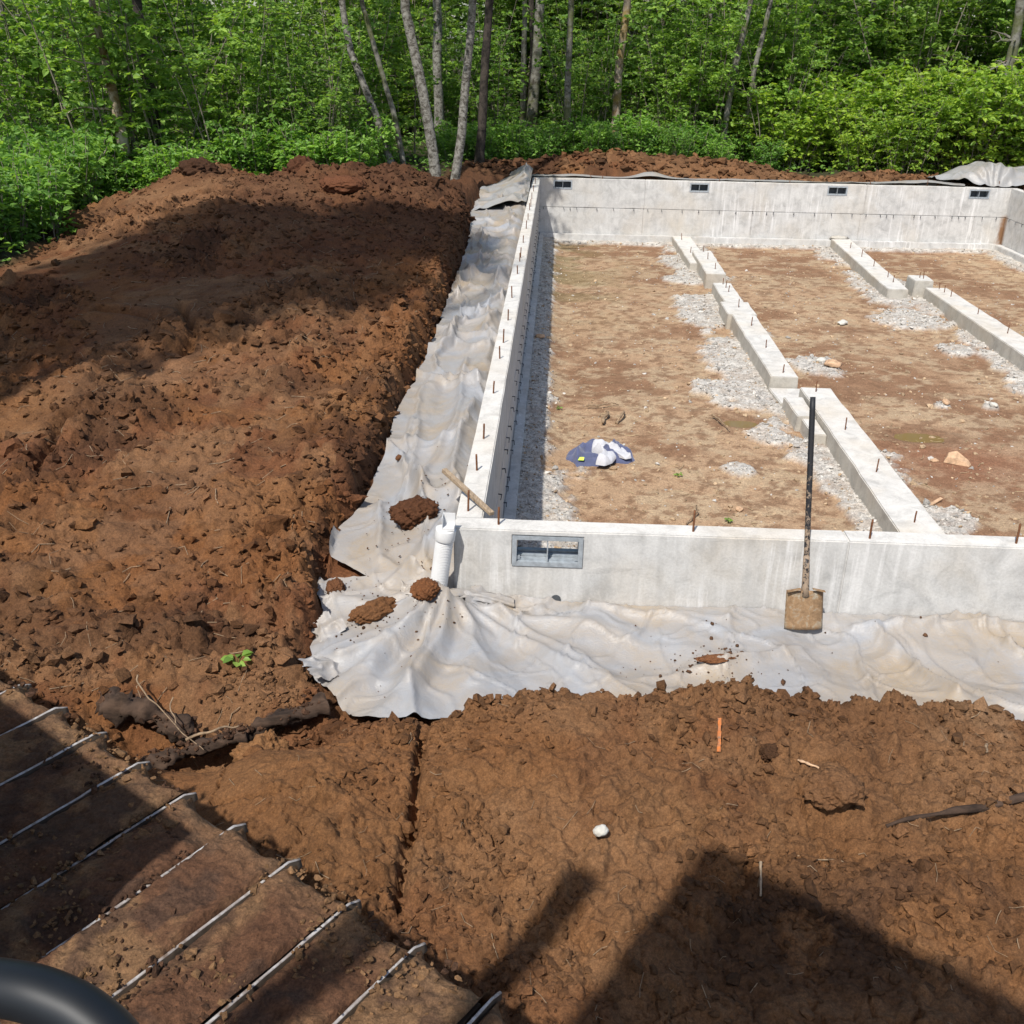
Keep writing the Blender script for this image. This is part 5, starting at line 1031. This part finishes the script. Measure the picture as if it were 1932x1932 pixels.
# ground cover on the forest floor
rg = np.random.default_rng(78); n = 26000; y = rg.uniform(6, 34, n); a = rg.uniform(-.66, .60, n); x = CAM[0] + (y - CAM[1]) * np.tan(a); k = (poly_sd(x, y, FOREST) > .12); x, y = x[k], y[k]; n = len(x)
z = zsoil(x, y, False) + rg.uniform(.02, .30, n)
V, F = leaves_mesh(np.stack([x, y, z], -1), np.column_stack([rg.normal(0, 1, (n, 2)), rg.normal(0, .25, n)]), np.array([0, 0, 1]) + rg.normal(0, .35, (n, 3)), rg.uniform(.07, .15, n), .6, rg, False)
tag(obj('ground_cover', mesh_np('ground_cover', V, F, False, [M_LEAF_L])), 'low green ground cover on the forest floor', 'ground cover', None, 'stuff')

# trees: trunk through measured points, limbs, leafy crown
def tree(name, pts, r0, h, mat, label, seed, leaf=M_LEAF_M, crown=(3.2, 1.0), nbr=8, nlf=22, S=.14, low=.36, cat='tree', snag=False, bare=0):
    rg = np.random.default_rng(seed); b0 = np.array(pts[0], float); P = [np.array(p, float) for p in pts]; d = (P[-1] - P[-2]); d /= np.linalg.norm(d)
    d = d * .5 + np.array([0, 0, .5]); d /= np.linalg.norm(d)
    while P[-1][2] - b0[2] < h: P.append(P[-1] + d * 1.0 + rg.normal(0, .06, 3))
    P = np.array(P); P[0, 2] -= .25
    cum = np.concatenate([[0], np.cumsum(np.linalg.norm(np.diff(P, axis=0), axis=1))]); tt = np.linspace(0, cum[-1], 26); Q = np.stack([np.interp(tt, cum, P[:, i]) for i in range(3)], -1)
    Q[1:] += np.column_stack([.03 * (vn(tt[1:] * .9, tt[1:] * 0 + seed, seed) - .5), .03 * (vn(tt[1:] * .9, tt[1:] * 0 + seed + 5, seed) - .5), 0 * tt[1:]]) * 2
    f = tt / tt[-1]; R = .80 * r0 * (1 - .82 * f) * (1 + .35 * np.exp(-tt / .35)) * (1 + .08 * (vn(tt * 3, tt * 0, seed + 2) - .5)) + .012
    e = empty(name, tuple(b0)); tag(e, label, cat); mb = MB(); mb.tube(Q - b0, R, 12)
    LP, LD, LN, LS = [], [], [], []
    for k in range(nbr + bare):
        fb = low + (1 - low) * rg.random() if k < nbr else rg.uniform(.08, .4); i_ = min(int(fb * 25), 24); p = Q[i_] - b0; a = rg.uniform(0, 6.28)
        ln_ = crown[0] * rg.uniform(.45, 1.0) * (1.15 - .75 * fb) * (1 if k < nbr else .35); dv = np.array([math.cos(a), math.sin(a), rg.uniform(-.15, .55)]); dv /= np.linalg.norm(dv)
        q = np.linspace(0, 1, 6)[:, None]; br = p + dv * ln_ * q + np.array([0, 0, -.18 * ln_]) * q ** 2 + rg.normal(0, .04, (6, 3)) * q; mb.tube(br, np.linspace(max(.008, R[i_] * .35), .004, 6), 5, False)
        if snag or k >= nbr: continue
        for w in range(nlf):
            u = rg.uniform(.2, 1.0); pp = p + dv * ln_ * u + np.array([0, 0, -.18 * ln_]) * u ** 2; a3 = rg.uniform(0, 6.28)
            o_ = spray(rg, pp, np.array([math.cos(a3), math.sin(a3), rg.uniform(-.35, .35)]), rg.uniform(.35, .85) * crown[1], 11, S); LP.append(o_[0]); LD.append(o_[1]); LN.append(o_[2]); LS.append(o_[3])
    mb.build('trunk', mat, e, True)
    if LP:
        V, F = leaves_mesh(np.concatenate(LP), np.concatenate(LD), np.concatenate(LN), np.concatenate(LS), .72, rg, False); obj('crown', mesh_np('crown', V, F, False, [leaf]), e)
    return e
tree('alder_tree', [(-2.70, 16.0, .05), (-3.0, 16.0, 1.1), (-3.55, 16, 2.5), (-3.65, 16, 3.3)], .085, 9, M_ALDER, 'leaning pale alder with an orange scar low on its trunk, leftmost of the white trunks', 1)
tree('alder_tree', [(-2.55, 16.4, .1), (-2.85, 16.4, 1.5), (-3.35, 16.4, 3.3)], .06, 9, M_GREYBARK, 'thin grey alder just right of the leaning scarred trunk', 2)
tree('alder_tree', [(-1.80, 15.6, -.1), (-1.95, 15.6, .9), (-2.15, 15.6, 2.0), (-2.42, 15.6, 3.3)], .125, 12, M_ALDER, 'thick white mottled alder leaning left behind the end of the soil ridge', 3)
tree('alder_tree', [(-1.60, 15.6, -.1), (-1.38, 15.6, .9), (-1.25, 15.6, 2.2), (-1.15, 15.6, 3.3)], .10, 11, M_ALDER, 'slender white alder leaning right, in a V with the thick white one', 4)
tree('alder_tree', [(-2.6, 22.5, .1), (-2.58, 22.5, 1.5), (-2.6, 22.5, 3.5)], .15, 12, M_ALDER, 'pale straight alder further back between the two arms of the V', 5)
tree('dark_tree', [(-1.22, 18.3, .1), (-1.12, 18.3, 1.5), (-1.0, 18.3, 3.4)], .115, 12, M_DARKBARK, 'dark brown trunk right of the slender white alder', 6)
tree('alder_tree', [(-.28, 25.5, .1), (-.2, 25.5, 1.6), (-.1, 25.5, 3.7)], .19, 13, M_GREYBARK, 'broad weathered grey trunk behind the left corner of the far wall', 7)
tree('alder_tree', [(-.62, 27.5, .1), (-.6, 27.5, 3.7)], .10, 12, M_GREYBARK, 'thin grey trunk just left of the broad weathered one', 8)
tree('alder_tree', [(.74, 21.8, .0), (.72, 21.8, 1.6), (.74, 21.8, 3.6)], .10, 11, M_GREYBARK, 'slim grey trunk above the first vent of the far wall', 9)
tree('mossy_tree', [(1.92, 22.5, .1), (1.98, 22.5, 1.2), (2.0, 22.5, 2.2), (2.12, 22.5, 3.6)], .13, 12, M_MOSSBARK, 'trunk coated in orange and yellow moss between the first two vents', 10)
tree('alder_tree', [(3.3, 31, .2), (3.2, 31, 4.2)], .10, 12, M_ALDER, 'thin white trunk far back right of the mossy one', 11)
tree('alder_tree', [(2.6, 33, .2), (2.7, 33, 4.2)], .12, 12, M_ALDER, 'pale trunk far back close behind the mossy one', 12)
tree('grey_tree', [(4.58, 21.5, 0), (4.7, 21.5, 1.9), (4.9, 21.5, 3.5)], .085, 11, M_GREYBARK, 'leaning grey trunk in the shrubs above the third vent', 13)
tree('grey_tree', [(5.15, 21.8, 0), (5.22, 21.8, 2.0), (5.45, 21.8, 3.6)], .07, 11, M_GREYBARK, 'second thin grey trunk right of the leaning one', 14)
tree('alder_tree', [(11.5, 22.5, 0), (11.6, 22.5, 1.8), (11.56, 22.5, 3.6)], .17, 12, M_GREYBARK, 'rough pale trunk with broken twigs at the right side of the wood', 15, bare=14)
tree('alder_tree', [(12.0, 22.3, 0), (11.9, 22.3, 1.8), (12.5, 22.3, 3.6)], .08, 11, M_MOSSBARK, 'lichen covered limb leaning right at the right edge', 16, bare=6)
tree('dead_snag', [(-7.5, 14.2, -.2), (-7.56, 14.2, 1.5), (-7.68, 14.2, 2.45), (-7.75, 14.2, 3.14)], .15, 3.9, M_SNAG, 'broken snag with pale split wood and yellow moss at the far left', 17, snag=True, nbr=9, cat='dead tree', crown=(1.6, 1))
tree('dark_tree', [(-7.35, 15.4, -.2), (-7.35, 15.4, 2), (-7.4, 15.4, 3.6)], .13, 11, M_DARKBARK, 'dark trunk behind the broken snag', 18)
tree('maple_tree', [(-9.9, 12.6, -.3), (-9.7, 12.6, 1.2), (-9.4, 12.6, 2.6), (-9.0, 12.4, 3.6)], .10, 9, M_DARKBARK, 'near maple at the upper left corner with dark mossy boughs', 19, crown=(3.4, 1.1), S=.17, low=.22)
for k in range(16):
    y = 24 + 12 * rs.random(); a = rs.uniform(-.55, .52); x = CAM[0] + (y - CAM[1]) * math.tan(a)
    e = tree('woodland_tree', [(x, y, .1), (x + rs.uniform(-.2, .2), y, 2), (x + rs.uniform(-.5, .5), y, 4)], rs.uniform(.06, .13), 11, rs.choice((M_GREYBARK, M_GREYBARK, M_ALDER, M_DARKBARK)), 'slim trunk half hidden by leaves deep in the wood', 40 + k, M_LEAF_D, nbr=6, nlf=14, S=.2); e['group'] = 'slim trunks deep in the wood'
# two trees standing left of the site; their shade falls across the field
tree('alder_tree', [(-7.3, -.4, -.4), (-7.2, -.3, 4), (-7.1, -.3, 8)], .16, 13.5, M_ALDER, 'tall alder standing left of the bare soil field, nearer the wood', 71, crown=(3.2, 1.2), nbr=40, nlf=34, S=.22, low=.50)
tree('alder_tree', [(-5.9, -.9, -.4), (-5.8, -.9, 5), (-5.75, -.9, 10)], .17, 17, M_ALDER, 'tallest alder standing left of the bare soil field, nearer the excavator', 72, crown=(3.0, 1.2), nbr=28, nlf=36, S=.22, low=.66)
# seedlings
def seedling(loc, n, S, h, label, seed):
    rg = np.random.default_rng(seed); e = empty('seedling', loc); tag(e, label, 'plant'); mb = MB(); P = []; D = []
    for k in range(n):
        a = k * 2.4 + rg.uniform(-.3, .3); l = h * rg.uniform(.5, 1.1); tip = np.array([math.cos(a) * .35 * l, math.sin(a) * .35 * l, l * rg.uniform(.4, 1)]); mb.tube([(0, 0, -.01), tip * .6 + np.array([0, 0, .01]), tip], [.003, .002, .0015], 5, False); P.append(tip); D.append((math.cos(a), math.sin(a), .1))
    mb.build('stem', M_LEAF_M, e, True); V, F = leaves_mesh(np.array(P), np.array(D), np.tile([0, -.4, 1.0], (n, 1)) + rg.normal(0, .25, (n, 3)), np.full(n, S) * rg.uniform(.7, 1.1, n), .75, rg, True); obj('leaf_cluster', mesh_np('leaf_cluster', V, F, True, [M_LEAF_M]), e)
seedling((-1.06, -0.92, zs1(-1.06, -.92)), 9, .062, .09, 'green leafy sprig lying on the soil left of the plastic', 1)
seedling((-.86, -1.22, zs1(-.86, -1.22)), 6, .045, .07, 'small green sprig beside the buried root', 2)
for k, (x, y) in enumerate([(2.2, 3.05), (.65, 6.0), (1.85, 4.1), (2.7, 2.75)]):
    e_ = seedling((x, y, zc1(x, y)), 9, .035, .045, ['tuft of green on the crawl floor left of the shovel handle', 'weed tuft in front of the shaded left wall', 'tiny weed right of the clothes', 'weed tuft behind the near wall beside the gravel'][k], 10 + k)

# ------------------------------------------------------------------ excavator (track below, cab roof and house around the camera)
EX = empty('excavator', (-0.1, -4.2, -0.55)); tag(EX, 'muddy steel crawler excavator at the lower left, seen from its cab', 'excavator')
exo = Vector(EX.location)
FR = np.array([.825, -.565, 0]); NNv = np.array([.565, .825, 0]); FR /= np.linalg.norm(FR); NNv /= np.linalg.norm(NNv)
def ex(s, n, z): p = s * FR + n * NNv; return np.array([p[0], p[1], z]) - np.array(exo)
TRK = bpy.data.objects.new('crawler_track', None); link(TRK, EX); TRK.empty_display_size = .1
def soilpad(seed, wid, ln_):
    """plate with caked soil on top, local x along the track, y across (0 = outer end), z up"""
    nx, ny = 34, 110; X = np.linspace(0.012, ln_ - .006, nx); Y = np.linspace(0, -wid, ny); gx, gy = np.meshgrid(X, Y, indexing='ij')
    f = (gx / ln_); endd = sstep(0.0, -.10, gy)
    z = .002 + .026 * fbm(gx * 9 + seed * 3.1, gy * 7, seed, 4) + .060 * np.maximum(fbm(gx * 4, gy * 3 + seed, seed + 4, 3) - .35, 0) * endd + .014 * (1 - np.abs(f - .5) * 2) + .030 * (fbm(gx * 22, gy * 22 + seed, seed + 6, 4, .65) - .5)
    z = z - .05 * sstep(-.07, 0.0, gy) ** 2; z[0, :] = .002 + .010 * fbm(gy[0] * 9 + seed, gy[0] * 0, seed, 2); z[-1, :] = .004 + .022 * fbm(gy[0] * 7 + seed, gy[0] * 0 + 3, seed + 1, 3); z[:, 0] -= .10; z[:, 1] -= .03
    gy = gy - .034 * np.sin(np.clip(f, 0, 1) * math.pi) ** .8 * sstep(-.2, 0.0, gy); V = np.stack([gx, gy + .012 * (fbm(gx * 20, gy * 20, seed, 2) - .5), z], -1).reshape(-1, 3); i, j = np.meshgrid(np.arange(nx - 1), np.arange(ny - 1), indexing='ij')
    F = np.stack([i * ny + j, (i + 1) * ny + j, (i + 1) * ny + j + 1, i * ny + j + 1], -1).reshape(-1, 4)[:, ::-1]
    n = fbm(V[:, 0] * 5, V[:, 1] * 4 + seed * 2, seed, 4)[:, None]; n2 = fbm(V[:, 0] * 8 + 3, V[:, 1] * 8 + seed, seed + 2, 3)[:, None]
    c = lerp(np.array([.115, .058, .033]), np.array([.19, .110, .058]), sstep(.42, .6, n)); c = lerp(c, np.array([.075, .044, .030]), .8 * sstep(.5, .62, n2)); c = lerp(c, np.array([.24, .145, .078]), .55 * sstep(-.22, -.02, V[:, 1:2]))  # outer ends lightened to tan, painting in the sunlit strip along the track edge
    return mesh_np('caked_soil', V, F, True, [M_CLOD], c)
PITCH = .2365; WID = .80
def plate_mesh():
    mb = MB(); mb.box((0, -WID, -.03), (PITCH - .008, -.05, -.006)); mb.box((.02, -WID + .02, -.10), (PITCH - .03, -WID + .5, -.03)); o = mb.build('p', M_DARKSTEEL, None, False, .004); d = o.data; bpy.data.objects.remove(o); return d
def grouser_mesh(seed):
    rg = np.random.default_rng(seed); n = 60; V = []; F = []; fm = []
    for k in range(n):
        y = -WID * k / (n - 1); e = min(1, k / 3.0); hz = .024 * (.2 + .8 * e) + .004 * (vn(np.array([k * .21]), np.array([seed * 3.3]), seed)[0] - .5); w = .0044 + .0018 * (vn(np.array([k * .33]), np.array([seed * 1.7]), seed + 1)[0] - .5)
        V += [(-.009, y, -.02), (-w, y, hz - .003), (-w * .55, y, hz), (w * .55, y, hz), (w, y, hz - .003), (.009, y, -.02)]
        if k:
            for q in range(5): F.append(((k - 1) * 6 + q, k * 6 + q, k * 6 + q + 1, (k - 1) * 6 + q + 1)); fm.append(1 if q in (1, 2, 3) else 0)
    for b_ in (0, (n - 1) * 6): F += [(b_, b_ + 1, b_ + 4, b_ + 5), (b_ + 1, b_ + 2, b_ + 3, b_ + 4)]; fm += [0, 1]
    return mesh_np('grouser', np.array(V), np.array(F), True, [M_DARKSTEEL, M_STEEL], None, fm)
PL = plate_mesh(); PADS = [soilpad(k + 1, WID, PITCH) for k in range(7)]; GRS = [grouser_mesh(k) for k in range(4)]
S0 = .522; N0 = -2.705; ZT = .475; RAD = .46
def shoe(k, s, z, ang):
    o = bpy.data.objects.new('track_shoe', PL); link(o, TRK)
    p = ex(s, N0, z); q = Matrix(((FR[0], NNv[0], 0), (FR[1], NNv[1], 0), (0, 0, 1))).to_4x4() @ Matrix.Rotation(ang, 4, 'Y')
    o.matrix_local = Matrix.Translation(Vector(p)) @ q
    c = bpy.data.objects.new('grouser', GRS[k % 4]); link(c, o); c = bpy.data.objects.new('caked_soil', PADS[k % 7]); link(c, o)
    # slight wear differences between shoes
send = S0 + 8.05 * PITCH
for k in range(-9, 8): shoe(k + 9, S0 + k * PITCH, ZT + .004 * math.sin(k * 1.7), .03 * math.sin(k * 2.3))
arc = PITCH / RAD
for k in range(7):
    a = k * arc; shoe(k + 3, send + RAD * math.sin(a) - .0, ZT - RAD * (1 - math.cos(a)), a + arc * .45)
for k in range(18): shoe(k, send - k * PITCH, ZT - 2 * RAD + .03, math.pi)
rg = np.random.default_rng(91); n = 5200; ss = rg.uniform(-.6, send - .05, n); nn_ = N0 - WID * rg.random(n) * .95 - .03; k = fbm(ss * 5, nn_ * 5, 91, 3) > .46; ss, nn_ = ss[k], nn_[k]
S = rg.lognormal(math.log(.0052), .5, len(ss)).clip(.002, .02); PT = ss[:, None] * FR + nn_[:, None] * NNv - np.array(exo); PT[:, 2] = ZT + .026 + .012 * rg.random(len(ss)) - exo.z
c = np.where((fbm(ss * 3, nn_ * 3, 92, 3) > .5)[:, None], np.array([.20, .115, .058]), np.array([.085, .046, .028])) * rg.uniform(.6, 1.2, (len(ss), 1))
o = scatter('soil_crumbs', PT, S, c, M_CLOD, 1, None, None, .3, .75, 93, False); o.parent = EX
mb = MB(); a0 = ex(-1.4, N0 - .52, -.15); 
def obox(s0, s1, n0, n1, z0, z1):
    V = [ex(s, n, z) for z in (z0, z1) for (s, n) in ((s0, n0), (s1, n0), (s1, n1), (s0, n1))]; return np.array(V), [(0, 3, 2, 1), (4, 5, 6, 7), (0, 1, 5, 4), (1, 2, 6, 5), (2, 3, 7, 6), (3, 0, 4, 7)]
mb.add(*obox(-1.3, send - .1, N0 - .58, N0 - .22, -.25, .18)); mb.build('track_frame', M_DARKSTEEL, EX)
mb = MB(); c_ = ex(send, N0 - .4, ZT - RAD); mb.tube([c_ + NNv * .1, c_ - NNv * .1], RAD - .11, 24); mb.build('sprocket', M_DARKSTEEL, EX)
mb = MB(); mb.add(*obox(-2.4, 1.55, -6.3, -3.60, .90, 1.62)); mb.build('engine_house', M_YELLOW, EX, False, .03)
mb = MB(); mb.add(*obox(2.2, 4.5, -6.3, -3.6, .80, .99)); mb.build('deck', M_DARKSTEEL, EX, False, .015)
mb = MB(); mb.add(*obox(2.73, 4.5, -4.75, -3.64, 3.30, 3.40)); mb.build('cab_roof', M_YELLOW, EX, False, .03)
mb = MB(); mb.add(*obox(4.36, 4.48, -4.7, -4.6, 1.0, 3.3)); mb.add(*obox(4.36, 4.48, -3.78, -3.68, 1.0, 3.3)); mb.add(*obox(2.76, 2.84, -4.74, -4.64, 1.0, 3.3)); mb.build('cab_post', M_BLACK, EX)
mb = MB(); mb.add(*obox(3.3, 3.85, -4.7, -4.25, 1.0, 1.45)); mb.build('seat', M_BLACK, EX, False, .05)
mb = MB(); mb.add(*obox(2.36, 2.49, -5.6, -4.05, 3.26, 3.36)); mb.add(*obox(2.37, 2.48, -5.6, -5.5, 1.45, 3.26)); mb.build('shadow_bar', M_BLACK, EX, False, .01)  # unseen bar of no known kind, added to cast the narrow shadow band
# grab rail beside the camera
rp = np.array([(-0.62, -4.93, 1.02), (-0.0166, -4.9623, 1.9653), (0.0177, -4.9503, 2.0124), (0.0718, -4.9449, 2.0434), (0.1513, -4.9445, 2.0617), (0.2093, -4.9482, 2.0729), (0.2467, -4.9558, 2.0773), (0.2748, -4.9624, 2.0725), (0.2963, -4.9709, 2.0644), (0.312, -4.9781, 2.0475), (0.3229, -4.9881, 2.0249), (0.335, -5.0, 1.6), (0.34, -5.0, .98)]) - np.array(exo)
k = np.linspace(0, 1, len(rp)); t = np.linspace(0, 1, 90); Q = np.stack([np.interp(t, k, rp[:, i]) for i in range(3)], -1)
for _ in range(6): Q[1:-1] = (Q[:-2] + Q[1:-1] * 2 + Q[2:]) / 4
mb = MB(); mb.tube(Q, .0165, 20); mb.build('grab_rail', M_BLACK, EX, True)
